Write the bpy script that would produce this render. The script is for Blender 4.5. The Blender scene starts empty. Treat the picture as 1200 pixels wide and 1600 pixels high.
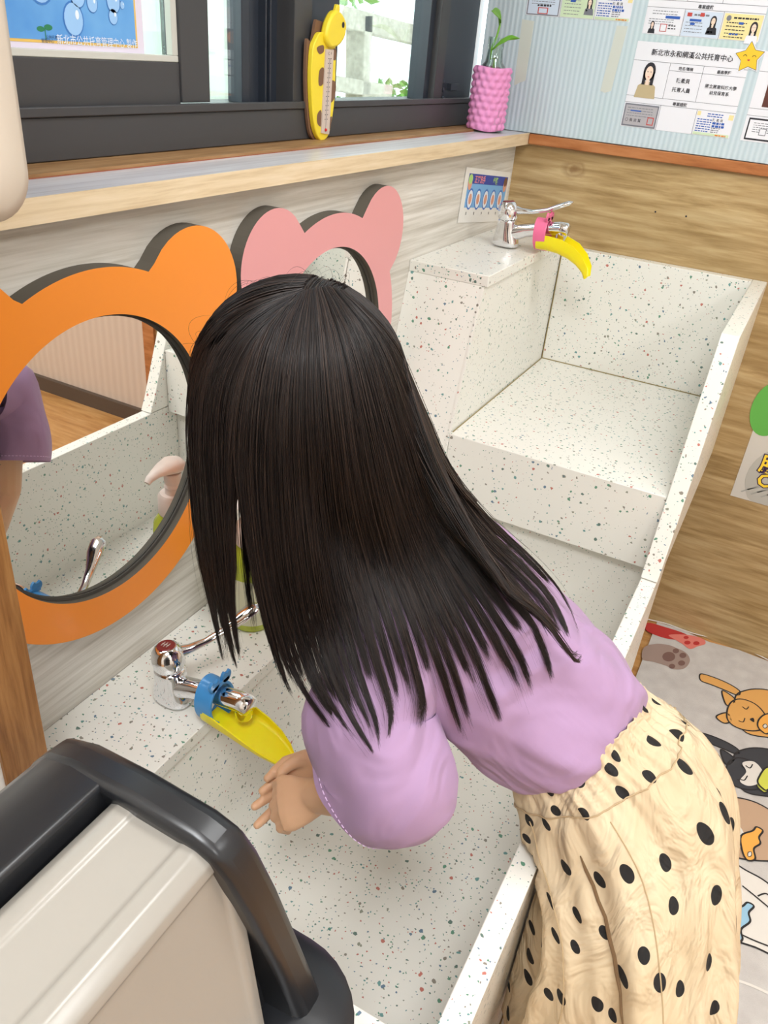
import bpy, bmesh, math, random
import numpy as np
from mathutils import Vector, Matrix
from mathutils.bvhtree import BVHTree
SC = bpy.context.scene
COL = SC.collection
PI = math.pi
random.seed(7)
# ------------------------------------------------------------------ camera
CAM = Vector((-2.04841, -0.71266, 1.38805))
FPX = 1235.375
def _rot(a, b, c):
    return Matrix.Rotation(a, 3, 'Z') @ Matrix.Rotation(b, 3, 'X') @ Matrix.Rotation(c, 3, 'Z')
ROT = _rot(-1.12543176, 1.03790504, 0.09486319)
cd = bpy.data.cameras.new('camera'); cd.sensor_fit = 'VERTICAL'; cd.sensor_height = 36.0
cd.lens = FPX/1600*36.0; cd.clip_start = 0.02; cd.clip_end = 100
cam = bpy.data.objects.new('camera', cd); COL.objects.link(cam)
cam.matrix_world = Matrix.Translation(CAM) @ ROT.to_4x4()
SC.camera = cam
# ------------------------------------------------------------------ world, lights, exposure
SC.view_settings.view_transform = 'Standard'; SC.view_settings.look = 'None'
SC.view_settings.gamma = 1; SC.view_settings.use_curve_mapping = False
SC.view_settings.exposure = -0.05
w = bpy.data.worlds.new('sky'); SC.world = w; w.use_nodes = True
bg = w.node_tree.nodes['Background']; bg.inputs[0].default_value = (0.90, 0.97, 1.0, 1); bg.inputs[1].default_value = 4.6
def area(name, loc, sx, sy, power, rot=(0, 0, 0), col=(.93, .97, 1.0)):
    l = bpy.data.lights.new(name, 'AREA'); l.shape = 'RECTANGLE'; l.size = sx; l.size_y = sy; l.energy = power; l.color = col
    o = bpy.data.objects.new(name, l); COL.objects.link(o); o.location = loc; o.rotation_euler = rot
    return o
LIGHTS = [(-1.15, -1.05), (-2.45, -0.85), (-1.15, -2.3), (-2.75, -2.3)]
for (lx, ly), pw in zip(LIGHTS, (10.0, 27, 11, 20)):
    area('ceiling_lamp_light', (lx, ly, 2.515), .6, .6, pw)
area('window_daylight', (-0.85, .34, 1.72), 1.5, .75, 12, (math.radians(-68), 0, 0), (.90, .96, 1.0))
# ------------------------------------------------------------------ pixel helpers: where a sight line meets a real plane of the room
def ray(px, py):
    return ROT @ Vector(((px-600)/FPX, -(py-800)/FPX, -1.0))
def at(px, py, ax, val):
    d = ray(px, py); t = (val-CAM[ax])/d[ax]; return CAM + d*t
def atd(px, py, dist):
    return CAM + ray(px, py).normalized()*dist
# ------------------------------------------------------------------ materials
MATS = {}
def mat(name, col=(.8, .8, .8), rough=.5, metal=0, **kw):
    m = bpy.data.materials.new(name); m.use_nodes = True; MATS[name] = m
    b = m.node_tree.nodes['Principled BSDF']
    b.inputs['Base Color'].default_value = (*col, 1); b.inputs['Roughness'].default_value = rough; b.inputs['Metallic'].default_value = metal
    for k, v in kw.items(): b.inputs[k.replace('_', ' ')].default_value = v
    return m
def srgb(r, g, b):
    f = lambda c: (c/255/12.92) if c/255 <= .04045 else ((c/255+.055)/1.055)**2.4
    return (f(r), f(g), f(b))
class NT:
    def __init__(s, m): s.t = m.node_tree; s.b = s.t.nodes['Principled BSDF']
    def n(s, typ, ins=None, **props):
        nd = s.t.nodes.new(typ)
        for k, v in props.items(): setattr(nd, k, v)
        for k, v in (ins or {}).items():
            if hasattr(v, 'links') or isinstance(v, bpy.types.NodeSocket): s.t.links.new(v, nd.inputs[k])
            else: nd.inputs[k].default_value = v
        return nd
    def math(s, op, a, b=0.0, c=None):
        nd = s.t.nodes.new('ShaderNodeMath'); nd.operation = op
        for i, v in enumerate((a, b) if c is None else (a, b, c)):
            if isinstance(v, bpy.types.NodeSocket): s.t.links.new(v, nd.inputs[i])
            else: nd.inputs[i].default_value = v
        return nd.outputs[0]
    def mix(s, f, a, b):
        nd = s.t.nodes.new('ShaderNodeMix'); nd.data_type = 'RGBA'
        for i, v in ((0, f), (6, a), (7, b)):
            if isinstance(v, bpy.types.NodeSocket): s.t.links.new(v, nd.inputs[i])
            else: nd.inputs[i].default_value = v if i == 0 else (*v[:3], 1)
        return nd.outputs[2]
    def ramp(s, f, stops, interp='LINEAR'):
        nd = s.t.nodes.new('ShaderNodeValToRGB'); nd.color_ramp.interpolation = interp
        e = nd.color_ramp.elements
        while len(e) < len(stops): e.new(0.5)
        for el, (p, c) in zip(e, stops): el.position = p; el.color = (*c, 1)
        s.t.links.new(f, nd.inputs[0]); return nd.outputs[0]
    def out(s, name, v): s.t.links.new(v, s.b.inputs[name])
    def bump(s, h, strength=.3, dist=.001):
        nd = s.n('ShaderNodeBump', {'Height': h, 'Strength': strength, 'Distance': dist}); s.t.links.new(nd.outputs[0], s.b.inputs['Normal'])
    def coord(s, scale=(1, 1, 1), which='Object', rot=(0, 0, 0)):
        tc = s.t.nodes.new('ShaderNodeTexCoord')
        mp = s.n('ShaderNodeMapping', {'Vector': tc.outputs[which], 'Scale': scale, 'Rotation': rot}); return mp.outputs[0]
def terrazzo(name, base, rough=.28):
    m = mat(name, base, rough); t = NT(m); co = t.coord()
    nz = t.n('ShaderNodeTexNoise', {'Vector': co, 'Scale': 170.0, 'Detail': 2.0})
    off = t.n('ShaderNodeVectorMath', {0: nz.outputs['Color'], 1: (.5, .5, .5)}, operation='SUBTRACT')
    sc = t.n('ShaderNodeVectorMath', {0: off.outputs[0], 'Scale': .006}, operation='SCALE')
    wc = t.n('ShaderNodeVectorMath', {0: co, 1: sc.outputs[0]}, operation='ADD').outputs[0]
    col = base
    pal = [(0, srgb(44, 128, 96)), (.2, srgb(70, 140, 138)), (.38, srgb(184, 84, 66)), (.52, srgb(120, 112, 98)), (.66, srgb(60, 104, 134)), (.78, srgb(128, 132, 112)), (.9, srgb(50, 96, 84))]
    for scale, rad, thr in ((88.0, .25, .44), (190.0, .24, .50)):
        v = t.n('ShaderNodeTexVoronoi', {'Vector': wc, 'Scale': scale, 'Randomness': 1.0})
        sep = t.n('ShaderNodeSeparateColor', {0: v.outputs['Color']})
        r = t.math('MULTIPLY', sep.outputs[2], rad*.7); r = t.math('ADD', r, rad*.45)
        near = t.math('LESS_THAN', v.outputs['Distance'], r)
        pick = t.math('GREATER_THAN', sep.outputs[0], thr)
        f = t.math('MULTIPLY', near, pick); f = t.math('MULTIPLY', f, .88)
        chips = t.ramp(sep.outputs[1], pal, 'CONSTANT')
        col = t.mix(f, col, chips)
    t.out('Base Color', col)
    return m
M_TER = terrazzo('terrazzo', srgb(234, 232, 224))
def woodgrain(name, c1, c2, c3, scale, rough=.45, knots=False, streak=1.0, bumpy=.15):
    m = mat(name, c1, rough); t = NT(m); co = t.coord(scale)
    n1 = t.n('ShaderNodeTexNoise', {'Vector': co, 'Scale': 1.0, 'Detail': 7.0, 'Roughness': .62, 'Distortion': .25})
    co2 = t.coord(tuple(x*.22 for x in scale))
    n2 = t.n('ShaderNodeTexNoise', {'Vector': co2, 'Scale': 1.0, 'Detail': 4.0, 'Distortion': .9})
    c = t.ramp(n1.outputs[0], [(.34, c2), (.50, c1), (.66, c3)])
    c = t.mix(t.ramp(n2.outputs[0], [(.35, (.55*streak,)*3), (.65, (0, 0, 0))]), c, c2)
    if knots:
        kc = t.coord((1, 1, 1)); 
        kd = t.n('ShaderNodeVectorMath', {0: kc, 1: knots}, operation='SUBTRACT')
        ks = t.n('ShaderNodeVectorMath', {0: kd.outputs[0], 1: (1, 1, 1.7)}, operation='MULTIPLY')
        kn = t.n('ShaderNodeVectorMath', {0: ks.outputs[0]}, operation='LENGTH')
        nn = t.n('ShaderNodeTexNoise', {'Vector': kc, 'Scale': 45.0, 'Detail': 3.0})
        dd = t.math('ADD', kn.outputs['Value'], t.math('MULTIPLY', nn.outputs[0], .022))
        c = t.mix(t.ramp(dd, [(.0, (1, 1, 1)), (.020, (.7,)*3), (.030, (.1,)*3), (.034, (.5,)*3), (.046, (0, 0, 0))]), c, srgb(122, 88, 50))
    t.out('Base Color', c); t.bump(n1.outputs[0], bumpy, .001)
    return m
M_OAK = woodgrain('oak_wall_laminate', srgb(182, 154, 108), srgb(148, 120, 76), srgb(202, 178, 134), (12, 5, 62), .42, knots=(0, -.155, 1.165))
M_PALE = woodgrain('pale_ash_laminate', srgb(214, 210, 201), srgb(188, 182, 170), srgb(232, 229, 222), (3.2, 20, 95), .5, streak=.5)
M_SHELFTOP = woodgrain('shelf_top_laminate', srgb(204, 201, 204), srgb(184, 178, 180), srgb(220, 218, 220), (4, 110, 30), .28, streak=.4)
M_EDGE = woodgrain('oak_edge_band', srgb(226, 206, 172), srgb(208, 184, 148), srgb(236, 218, 190), (7, 60, 140), .4, streak=.35)
M_ORWOOD = woodgrain('orange_oak_trim', srgb(150, 102, 54), srgb(122, 78, 36), srgb(170, 122, 70), (150, 90, 9), .45, streak=.4)
M_TRIM = woodgrain('brown_trim', srgb(176, 110, 62), srgb(150, 88, 44), srgb(190, 126, 78), (60, 8, 60), .4, streak=.3)
M_SILL = woodgrain('tan_sill_wood', srgb(158, 120, 78), srgb(132, 96, 58), srgb(176, 140, 98), (7, 90, 60), .5, streak=.4)
M_FRAME = mat('dark_window_metal', srgb(62, 62, 64), .45)
M_FRAME2 = mat('blue_black_window_metal', srgb(42, 48, 58), .4)
M_GASKET = mat('grey_gasket', srgb(196, 196, 188), .5)
M_WHITE = mat('white_paint', srgb(232, 230, 224), .6)
M_CHROME = mat('chrome', (.82, .83, .86), .09, 1)
M_BLACKP = mat('black_plastic', srgb(34, 35, 38), .3)
M_CREAMP = mat('cream_plastic', srgb(156, 151, 143), .22)
M_DISP = mat('beige_dispenser_plastic', srgb(202, 192, 178), .45)
M_YEL = mat('yellow_plastic', srgb(252, 228, 22), .3, Subsurface_Weight=.35, Subsurface_Scale=.01)
M_BLUE = mat('blue_plastic', srgb(66, 142, 204), .32)
M_PINKP = mat('pink_plastic', srgb(232, 110, 152), .32)
M_ORANGE = mat('orange_laminate', srgb(246, 146, 50), .35)
M_PINK = mat('pink_laminate', srgb(226, 158, 160), .4)
M_MDF = mat('grey_edge_board', srgb(88, 82, 72), .8)
M_BLACKE = mat('dark_edge', srgb(64, 60, 54), .7)
M_MIRROR = mat('mirror_silver', (.93, .95, .94), .01, 1)
M_PAPER = mat('white_paper', srgb(232, 232, 240), .6)
M_INK = mat('black_ink', srgb(38, 36, 46), .7)
M_BLUEINK = mat('blue_ink', srgb(48, 92, 178), .7)
M_REDINK = mat('red_ink', srgb(196, 72, 66), .7)
M_GREYINK = mat('grey_ink', srgb(120, 122, 132), .7)
M_LINE = mat('rule_ink', srgb(104, 106, 116), .7)
M_SKINPR = mat('printed_skin', srgb(240, 214, 196), .6)
M_CARDB = mat('printed_pale_blue', srgb(206, 218, 236), .6)
M_CARDY = mat('printed_pale_yellow', srgb(238, 222, 160), .6)
M_CARDG = mat('printed_pale_green', srgb(206, 224, 190), .6)
M_CARDGR = mat('printed_grey', srgb(176, 172, 178), .6)
M_BEIGECL = mat('printed_beige', srgb(190, 172, 136), .6)
M_STAR = mat('printed_gold', srgb(240, 196, 44), .5)
M_STICKO = mat('printed_orange', srgb(230, 128, 52), .6)
M_TAPE = mat('old_tape', srgb(206, 210, 202), .5)
M_GREEN = mat('leaf_green', srgb(112, 168, 52), .45)
def glass(name, tint=(1, 1, 1), refl=.08, rough=.02, alpha=None):
    m = bpy.data.materials.new(name); m.use_nodes = True; nt = m.node_tree; nt.nodes.clear()
    o = nt.nodes.new('ShaderNodeOutputMaterial'); mx = nt.nodes.new('ShaderNodeMixShader'); tr = nt.nodes.new('ShaderNodeBsdfTransparent'); gl = nt.nodes.new('ShaderNodeBsdfGlossy')
    tr.inputs[0].default_value = (*tint, 1); gl.inputs['Roughness'].default_value = rough
    lw = nt.nodes.new('ShaderNodeLayerWeight'); lw.inputs[0].default_value = .25
    mm = nt.nodes.new('ShaderNodeMath'); mm.operation = 'MULTIPLY_ADD'; mm.inputs[1].default_value = .55; mm.inputs[2].default_value = refl*.4
    nt.links.new(lw.outputs['Fresnel'], mm.inputs[0]); nt.links.new(mm.outputs[0], mx.inputs[0]); nt.links.new(tr.outputs[0], mx.inputs[1]); nt.links.new(gl.outputs[0], mx.inputs[2]); nt.links.new(mx.outputs[0], o.inputs[0])
    return m
M_GLASS = glass('window_glass', (.93, .98, .96))
M_CLEAR = glass('clear_glass', (.9, .96, .93), .2)
# ------------------------------------------------------------------ mesh builder
class MB:
    def __init__(s): s.v = []; s.f = []; s.mi = []; s.uv = None
    def add(s, vs, fs, mi=0):
        o = len(s.v); s.v += [tuple(v) for v in vs]; s.f += [tuple(i+o for i in f) for f in fs]; s.mi += [mi]*len(fs); return s
    def box(s, x0, x1, y0, y1, z0, z1, mi=0):
        x0, x1 = sorted((x0, x1)); y0, y1 = sorted((y0, y1)); z0, z1 = sorted((z0, z1))
        v = [(x, y, z) for x in (x0, x1) for y in (y0, y1) for z in (z0, z1)]
        return s.add(v, [(0, 1, 3, 2), (4, 6, 7, 5), (0, 4, 5, 1), (2, 3, 7, 6), (0, 2, 6, 4), (1, 5, 7, 3)], mi)
    def prism(s, a, b, mi=0, caps=True):          # two matching outlines joined
        n = len(a); fs = [(i, (i+1) % n, n+(i+1) % n, n+i) for i in range(n)]
        if caps: fs += [tuple(range(n-1, -1, -1)), tuple(range(n, 2*n))]
        return s.add(list(a)+list(b), fs, mi)
    def loft(s, rings, mi=0, caps=True, closed=True):
        n = len(rings[0]); vs = [p for r in rings for p in r]; fs = []
        for k in range(len(rings)-1):
            for i in range(n if closed else n-1):
                j = (i+1) % n; fs.append((k*n+i, k*n+j, (k+1)*n+j, (k+1)*n+i))
        if caps: fs += [tuple(range(n-1, -1, -1)), tuple(range((len(rings)-1)*n, len(rings)*n))]
        return s.add(vs, fs, mi)
    def tube(s, pts, rad, n=12, mi=0, flat=None, up=None, caps=True):
        pts = [Vector(p) for p in pts]; rings = []
        if not hasattr(rad, '__len__'): rad = [rad]*len(pts)
        U = None
        for i, p in enumerate(pts):
            t = (pts[min(i+1, len(pts)-1)]-pts[max(i-1, 0)]).normalized()
            if U is None:
                U = Vector(up) if up else (Vector((0, 0, 1)) if abs(t.z) < .9 else Vector((1, 0, 0)))
            U = (U-t*U.dot(t)).normalized(); W = t.cross(U)
            fl = (flat[i] if flat and hasattr(flat, '__len__') else (flat or 1))
            rings.append([p+U*(math.sin(a)*rad[i]*fl)+W*(math.cos(a)*rad[i]) for a in [2*PI*k/n for k in range(n)]])
        return s.loft(rings, mi, caps)
    def lathe(s, c, prof, n=28, mi=0, axis=(0, 0, 1)):
        q = Vector((0, 0, 1)).rotation_difference(Vector(axis)); c = Vector(c)
        return s.loft([[c+q @ Vector((r*math.cos(2*PI*k/n), r*math.sin(2*PI*k/n), z)) for k in range(n)] for r, z in prof], mi)
    def ball(s, c, r, n=14, m=9, mi=0, sc=(1, 1, 1)):
        return s.lathe_sc(c, [(r*math.sin(PI*(k+.02)/(m-.96)), -r*math.cos(PI*(k+.02)/(m-.96))) for k in range(m)], n, mi, sc)
    def lathe_sc(s, c, prof, n, mi, sc):
        c = Vector(c)
        return s.loft([[c+Vector((r*math.cos(2*PI*k/n)*sc[0], r*math.sin(2*PI*k/n)*sc[1], z*sc[2])) for k in range(n)] for r, z in prof], mi)
    def poly(s, pts, mi=0): return s.add(pts, [tuple(range(len(pts)))], mi)
    def build(s, name, mats, parent=None, smooth=False, bevel=0, seg=2, sub=0, angle=40, fix=True):
        me = bpy.data.meshes.new(name); me.from_pydata(s.v, [], s.f)
        mats = mats if isinstance(mats, (list, tuple)) else [mats]
        for m in mats: me.materials.append(m)
        me.polygons.foreach_set('material_index', s.mi)
        if fix:
            bm = bmesh.new(); bm.from_mesh(me); bmesh.ops.recalc_face_normals(bm, faces=bm.faces); bm.to_mesh(me); bm.free()
        o = bpy.data.objects.new(name, me); COL.objects.link(o)
        if parent: o.parent = parent
        if bevel:
            b = o.modifiers.new('bevel', 'BEVEL'); b.width = bevel; b.segments = seg; b.limit_method = 'ANGLE'; b.angle_limit = math.radians(35)
            smooth = True
        if sub:
            b = o.modifiers.new('sub', 'SUBSURF'); b.levels = sub; b.render_levels = sub
        if smooth:
            me.polygons.foreach_set('use_smooth', [True]*len(me.polygons))
            if not sub: me.set_sharp_from_angle(angle=math.radians(angle))
        me.update(); return o
def tag(o, label=None, cat=None, group=None, kind=None):
    if label: o['label'] = label
    if cat: o['category'] = cat
    if group: o['group'] = group
    if kind: o['kind'] = kind
    return o
def empty(name, loc, label, cat, group=None, rz=0):
    o = bpy.data.objects.new(name, None); COL.objects.link(o); o.location = loc; o.rotation_euler.z = rz; o.empty_display_size = .05
    return tag(o, label, cat, group)
def struct(o): o['kind'] = 'structure'; return o
def relink(root):       # keep parts where they are when the thing's empty stands away from the origin
    bpy.context.view_layer.update()
    for c in root.children: c.matrix_parent_inverse = root.matrix_world.inverted()
def text_mesh(mb, s, origin, U, V, size, mi=0, align='LEFT', squash=1.0, bold=0.0):
    """flat lettering set on a surface: U runs along the line, V up, size is the glyph height"""
    c = bpy.data.curves.new('lettering', 'FONT'); c.body = s; c.size = 1; c.align_x = align; c.resolution_u = 2; c.offset = bold
    o = bpy.data.objects.new('lettering', c); COL.objects.link(o)
    me = bpy.data.meshes.new_from_object(o.evaluated_get(bpy.context.evaluated_depsgraph_get()))
    U = Vector(U).normalized(); V = Vector(V).normalized(); O = Vector(origin)
    mb.add([O+U*(v.co.x*size*squash)+V*(v.co.y*size) for v in me.vertices], [tuple(p.vertices) for p in me.polygons], mi)
    bpy.data.objects.remove(o); bpy.data.curves.remove(c); bpy.data.meshes.remove(me)
# ================================================================== THE ROOM
def quadwall(name, box, m):
    return struct(MB().box(*box).build(name, m))
M_FLOOR = woodgrain('orange_floor_wood', srgb(196, 146, 88), srgb(172, 120, 66), srgb(210, 164, 110), (42, 5, 9), .35, streak=.3)
quadwall('floor', (-4.2, .2, -3.2, .05, -.06, 0), M_FLOOR)
quadwall('ceiling', (-4.2, .2, -3.2, .45, 2.55, 2.62), M_WHITE)
quadwall('wall_back', (-4.26, -4.2, -3.2, .05, 0, 2.55), M_WHITE)
quadwall('wall_right', (-4.2, .2, -3.26, -3.2, 0, 2.55), M_WHITE)
quadwall('wall_far', (0, .06, -1.24, 0, 0, 1.21), M_OAK)
quadwall('wall_far_upper', (0.0, .06, -1.24, .12, 1.21, 2.55), mat('grey_blue_wall', srgb(176, 190, 204), .7))
M_RIB = mat('beige_ribbed_panel', srgb(208, 186, 170), .55); t = NT(M_RIB); co = t.coord()
wv = t.n('ShaderNodeTexWave', {'Vector': co, 'Scale': 9.0}, bands_direction='Y'); t.out('Base Color', t.mix(t.math('MULTIPLY', wv.outputs[0], .35), srgb(212, 192, 176), srgb(190, 166, 148))); t.bump(wv.outputs[0], .5, .004)
struct(MB().box(.12, .16, -3.2, -1.29, .06, 2.55).build('door_1', M_RIB))
struct(MB().box(.10, .12, -3.2, -1.29, 0, .06).build('baseboard_far', mat('dark_baseboard', srgb(84, 70, 60), .5)))
struct(MB().box(-.012, .16, -1.29, -1.24, 0, 2.55).build('trim_1', M_TRIM))
quadwall('wall_window', (-1.625, 0, 0, .05, 0, 1.205), M_PALE)
quadwall('wall_window_upper', (-4.2, 0.0, .125, .20, 2.0, 2.55), M_WHITE)
quadwall('wall_partition', (-4.2, -1.679, -.099, .12, 0, 2.55), M_WHITE)
struct(MB().box(-1.684, -1.628, -.104, .04, 0, 2.5).build('trim_2', M_ORWOOD, bevel=.001))
struct(MB().box(-.012, -.0005, -1.24, -.033, 1.207, 1.23).build('trim_3', M_TRIM, bevel=.002))
# ceiling lamps
for i, (lx, ly) in enumerate(LIGHTS):
    L = empty('ceiling_lamp', (lx, ly, 2.55), 'square white ceiling light panel '+('above the raised sink side', 'above the near end of the trough', 'in the far right of the ceiling by the ribbed door', 'in the back right corner of the ceiling')[i], 'ceiling light', 'ceiling light panels')
    MB().box(-.33, .33, -.33, .33, -.025, 0).build('lamp_frame', M_WHITE, L)
    em = MATS.get('lamp_diffuser') or mat('lamp_diffuser', (1, 1, 1), .5, Emission_Color=(1, .97, .93, 1), Emission_Strength=5.0)
    MB().box(-.30, .30, -.30, .30, -.03, -.0255).build('lamp_diffuser', em, L)
# ------------------------------------------------------------------ window shelf and sill
SH = empty('window_shelf', (-.8, 0, 1.205), 'pale grey laminate window shelf with light oak front edge', 'shelf')
MB().box(-1.625, 0, -.0295, .052, 1.206, 1.2305).build('shelf_board', M_SHELFTOP, SH)
MB().box(-1.625, 0, -.032, -.0297, 1.2055, 1.231).build('edge_band', M_EDGE, SH)
MB().box(-1.625, 0, .0525, .125, 1.206, 1.235).build('sill_strip', M_SILL, SH)
MB().box(-1.625, 0, .0510, .0535, 1.2305, 1.2315).build('sealant_line', mat('red_brown_seal', srgb(150, 84, 56), .6), SH)
relink(SH)
# ------------------------------------------------------------------ window frames (dark aluminium)
WZ = 1.2355; ZT = 2.0
fr = MB(); fr.box(-1.62, -.014, .108, .20, WZ, 1.283); fr.box(-1.62, -.014, .104, .112, 1.283, 1.294); fr.box(-1.62, -.014, .125, .20, 1.283, 1.289)
struct(fr.build('window_1', M_FRAME, bevel=.0015))
W1 = bpy.data.objects['window_1']
fr = MB()
def xw(px, py, y): return at(px, py, 1, y).x
s = .118
a0, a1, a2 = -1.62, xw(281, 120, s), xw(326, 150, s)
fr.box(a0, a1+.0, s, s+.03, 1.290, 1.343); fr.box(a1, a2, s-.003, s+.03, 1.2945, ZT)
struct(fr.build('window_sash', M_FRAME, W1, bevel=.0012))
fr = MB(); fr.box(a0, a1, s+.001, s+.012, 1.343, 1.351, 0); fr.box(a1-.011, a1, s+.001, s+.012, 1.351, ZT, 0)
struct(fr.build('window_gasket', M_GASKET, W1, bevel=.001))
struct(MB().box(a0, a1-.010, s+.014, s+.018, 1.35, ZT).build('window_pane', M_GLASS, W1))
y2 = .15
b0, b1, b2 = xw(372, 150, y2), xw(400, 150, y2-.02), xw(460, 150, y2-.03)
fr = MB(); fr.box(b0, b1, y2-.008, y2+.02, 1.289, ZT); struct(fr.build('window_stile', M_FRAME2, W1, bevel=.001))
fr = MB(); fr.box(b1, b2, y2-.004, y2+.02, 1.289, ZT)
for q in (405, 412, 447): x = xw(q, 150, y2-.006); fr.box(x, x+.004, y2-.018, y2, 1.289, ZT)
struct(fr.build('window_stile', M_FRAME2, W1, bevel=.001))
c0, c1 = xw(458, 150, .112), xw(484, 150, .112)
struct(MB().box(c0, c1, .112, .17, 1.289, ZT).build('window_mullion', M_FRAME, W1, bevel=.0012))
d0 = xw(520, 150, .13)
struct(MB().box(c1, d0, .124, .17, 1.289, ZT).build('window_mullion', M_FRAME2, W1, bevel=.0012))
e0, e1, e2, e3 = xw(655, 150, .14), xw(668, 155, .13), xw(688, 155, .118), xw(728, 157, .125)
struct(MB().box(e0, e1, .13, .17, 1.289, ZT).build('window_stile', M_FRAME2, W1, bevel=.001))
struct(MB().box(e1, e2, .116, .17, 1.289, ZT).build('window_stile', M_FRAME, W1, bevel=.001))
struct(MB().box(e2, -.030, .128, .17, 1.289, ZT).build('window_stile', M_FRAME2, W1, bevel=.001))
lk = MB()
for k in range(3): p = at(690, 127+13*k, 1, .126); lk.lathe((p.x+.004, .1265, p.z), [(.0045, 0), (.0045, .004), (.003, .005)], 12, 0, (0, -1, 0))
p0 = at(702, 140, 1, .122); lk.box(p0.x, p0.x+.045, .118, .13, 1.308, 1.322)
struct(lk.build('window_latch', M_FRAME2, W1, bevel=.0005))
struct(MB().box(b0-.3, e1, .150, .153, 1.289, ZT).build('window_pane', M_GLASS, W1))
struct(MB().box(-.030, -.0005, .13, .18, 1.289, ZT).build('trim_4', mat('overexposed_jamb', srgb(246, 250, 252), .5)))  # jamb strip coloured near white to stand in for overexposed daylight
# ------------------------------------------------------------------ outdoors
M_CONC = mat('rough_concrete', srgb(190, 184, 166), .9); t = NT(M_CONC); nz = t.n('ShaderNodeTexNoise', {'Vector': t.coord(), 'Scale': 60.0, 'Detail': 5.0})
t.out('Base Color', t.ramp(nz.outputs[0], [(.3, srgb(160, 154, 136)), (.7, srgb(206, 200, 184))])); t.bump(nz.outputs[0], .5, .004)
Y = 1.0
FN = empty('concrete_fence', (at(560, 150, 1, Y).x, Y, 0), 'weathered concrete post and rail fence outside the right window pane', 'fence')
p = lambda x, y: at(x, y, 1, Y)
def bar(a, b, wd, name):
    a, b = Vector(a), Vector(b); n = Vector((-(b-a).z, 0, (b-a).x)).normalized()*wd/2
    o = [a-n, b-n, b+n, a+n]; return MB().prism([v+Vector((0, -.04, 0)) for v in o], [v+Vector((0, .04, 0)) for v in o]).build(name, M_CONC, FN, bevel=.004)
bar(p(556, 300), p(562, 22), .062, 'fence_post')
bar(p(505, 20), p(690, 66), .065, 'fence_rail')
bar(p(500, 127), p(600, 143), .05, 'fence_rail')
MB().box(-1.95, p(500, 0).x-.1, Y+.0, Y+.06, .3, 2.4).build('fence_panel', mat('pale_green_screen', srgb(214, 224, 212), .9), FN)
relink(FN)
def foliage(name, n, bx, label, seed, size=.035):
    rnd = random.Random(seed); mb = MB()
    for i in range(n):
        c = Vector([rnd.uniform(a, b) for a, b in bx]); d = Vector((rnd.uniform(-1, 1), rnd.uniform(-1, 1), rnd.uniform(-1, 1))).normalized(); e = d.cross(Vector((rnd.random(), rnd.random(), .3))).normalized(); L = size*rnd.uniform(.6, 1.3)
        mb.add([c-d*L, c-e*L*.45, c+d*L, c+e*L*.45], [(0, 1, 2, 3)])
    o = mb.build(name, M_GREEN, fix=False); tag(o, label, 'foliage', kind='stuff'); return o
q = at(560, 60, 1, 1.5)
a = at(500, 0, 1, 1.5).x; b = at(545, 0, 1, 1.5).x
foliage('hedge_leaves', 500, ((a-.3, b+.12), (1.4, 1.7), (1.50, 2.1)), 'green leaves behind the concrete fence, upper left of the pane', 3)
a = at(590, 0, 1, 1.3).x; b = at(650, 0, 1, 1.3).x
foliage('low_shrub_leaves', 260, ((a, b+.2), (1.2, 1.5), (at(600, 158, 1, 1.3).z-.1, at(600, 128, 1, 1.3).z)), 'low green shrub leaves at the bottom of the right window pane', 5, .025)
struct(MB().box(-2.2, 3.2, .9, 2.0, -.05, at(600, 158, 1, 1.3).z-.10).build('outdoor_ground_block', M_CONC))  # ground block outside, under the low shrub
# ------------------------------------------------------------------ blue poster on the window
def plane_pts(lst, ax, val): return [at(x, y, ax, val) for x, y in lst]
PY = s+.011
def poster_poly(mb, pts, k, mi): mb.poly([at(x, y, 1, PY-.0004*k) for x, y in pts], mi)
mb = MB()
pc = at(226, 84, 1, PY); px0, px1, pz0, pz1 = -1.60, pc.x, pc.z, pc.z+.42
def rect(mb, x0, x1, z0, z1, y, mi): mb.poly([(x0, y, z0), (x1, y, z0), (x1, y, z1), (x0, y, z1)], mi)
mb.box(px0, px1, PY, PY+.001, pz0, pz1, 0)
rect(mb, px0, px1-.012, pz0+.006, pz1-.01, PY-.0003, 1)
rect(mb, px0, px1-.015, pz0+.009, pz1-.013, PY-.0006, 2)
M_POSTB = mat('poster_blue', srgb(96, 160, 222), .5); t = NT(M_POSTB); nz = t.n('ShaderNodeTexNoise', {'Vector': t.coord(), 'Scale': 14.0, 'Detail': 3.0}); t.out('Base Color', t.ramp(nz.outputs[0], [(.3, srgb(80, 146, 214)), (.7, srgb(116, 176, 228))]))
def disc(mb, c, rx, rz, y, mi, n=20): mb.poly([(c.x+rx*math.cos(2*PI*k/n), y, c.z+rz*math.sin(2*PI*k/n)) for k in range(n)], mi)
for (bx, by, r) in ((114, 30, .016), (143, 5, .009), (176, 2, .012), (176, 26, .008), (120, -8, .012), (190, 8, .004), (60, -30, .02)):
    c = at(bx, by, 1, PY); disc(mb, c, r, r*1.15, PY-.0009, 3); disc(mb, c, r*.88, r*1.03, PY-.0012, 4)
    disc(mb, c+Vector((r*.35, 0, r*.3)), r*.18, r*.3, PY-.0015, 5)
text_mesh(mb, '新北市公共托育管理中心 製作', at(89, 68, 1, PY-.001)-Vector((0, .0002, 0)), (1, 0, -.0), (0, 0, 1), .0115, 5, squash=.86)
text_mesh(mb, '公共托育', at(72, 60, 1, PY-.001), (1, 0, 0), (0, 0, 1), .0042, 7)
text_mesh(mb, '管理中心', at(65, 66, 1, PY-.001), (1, 0, 0), (0, 0, 1), .0046, 7)
c = at(71, 52, 1, PY-.001)
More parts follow.
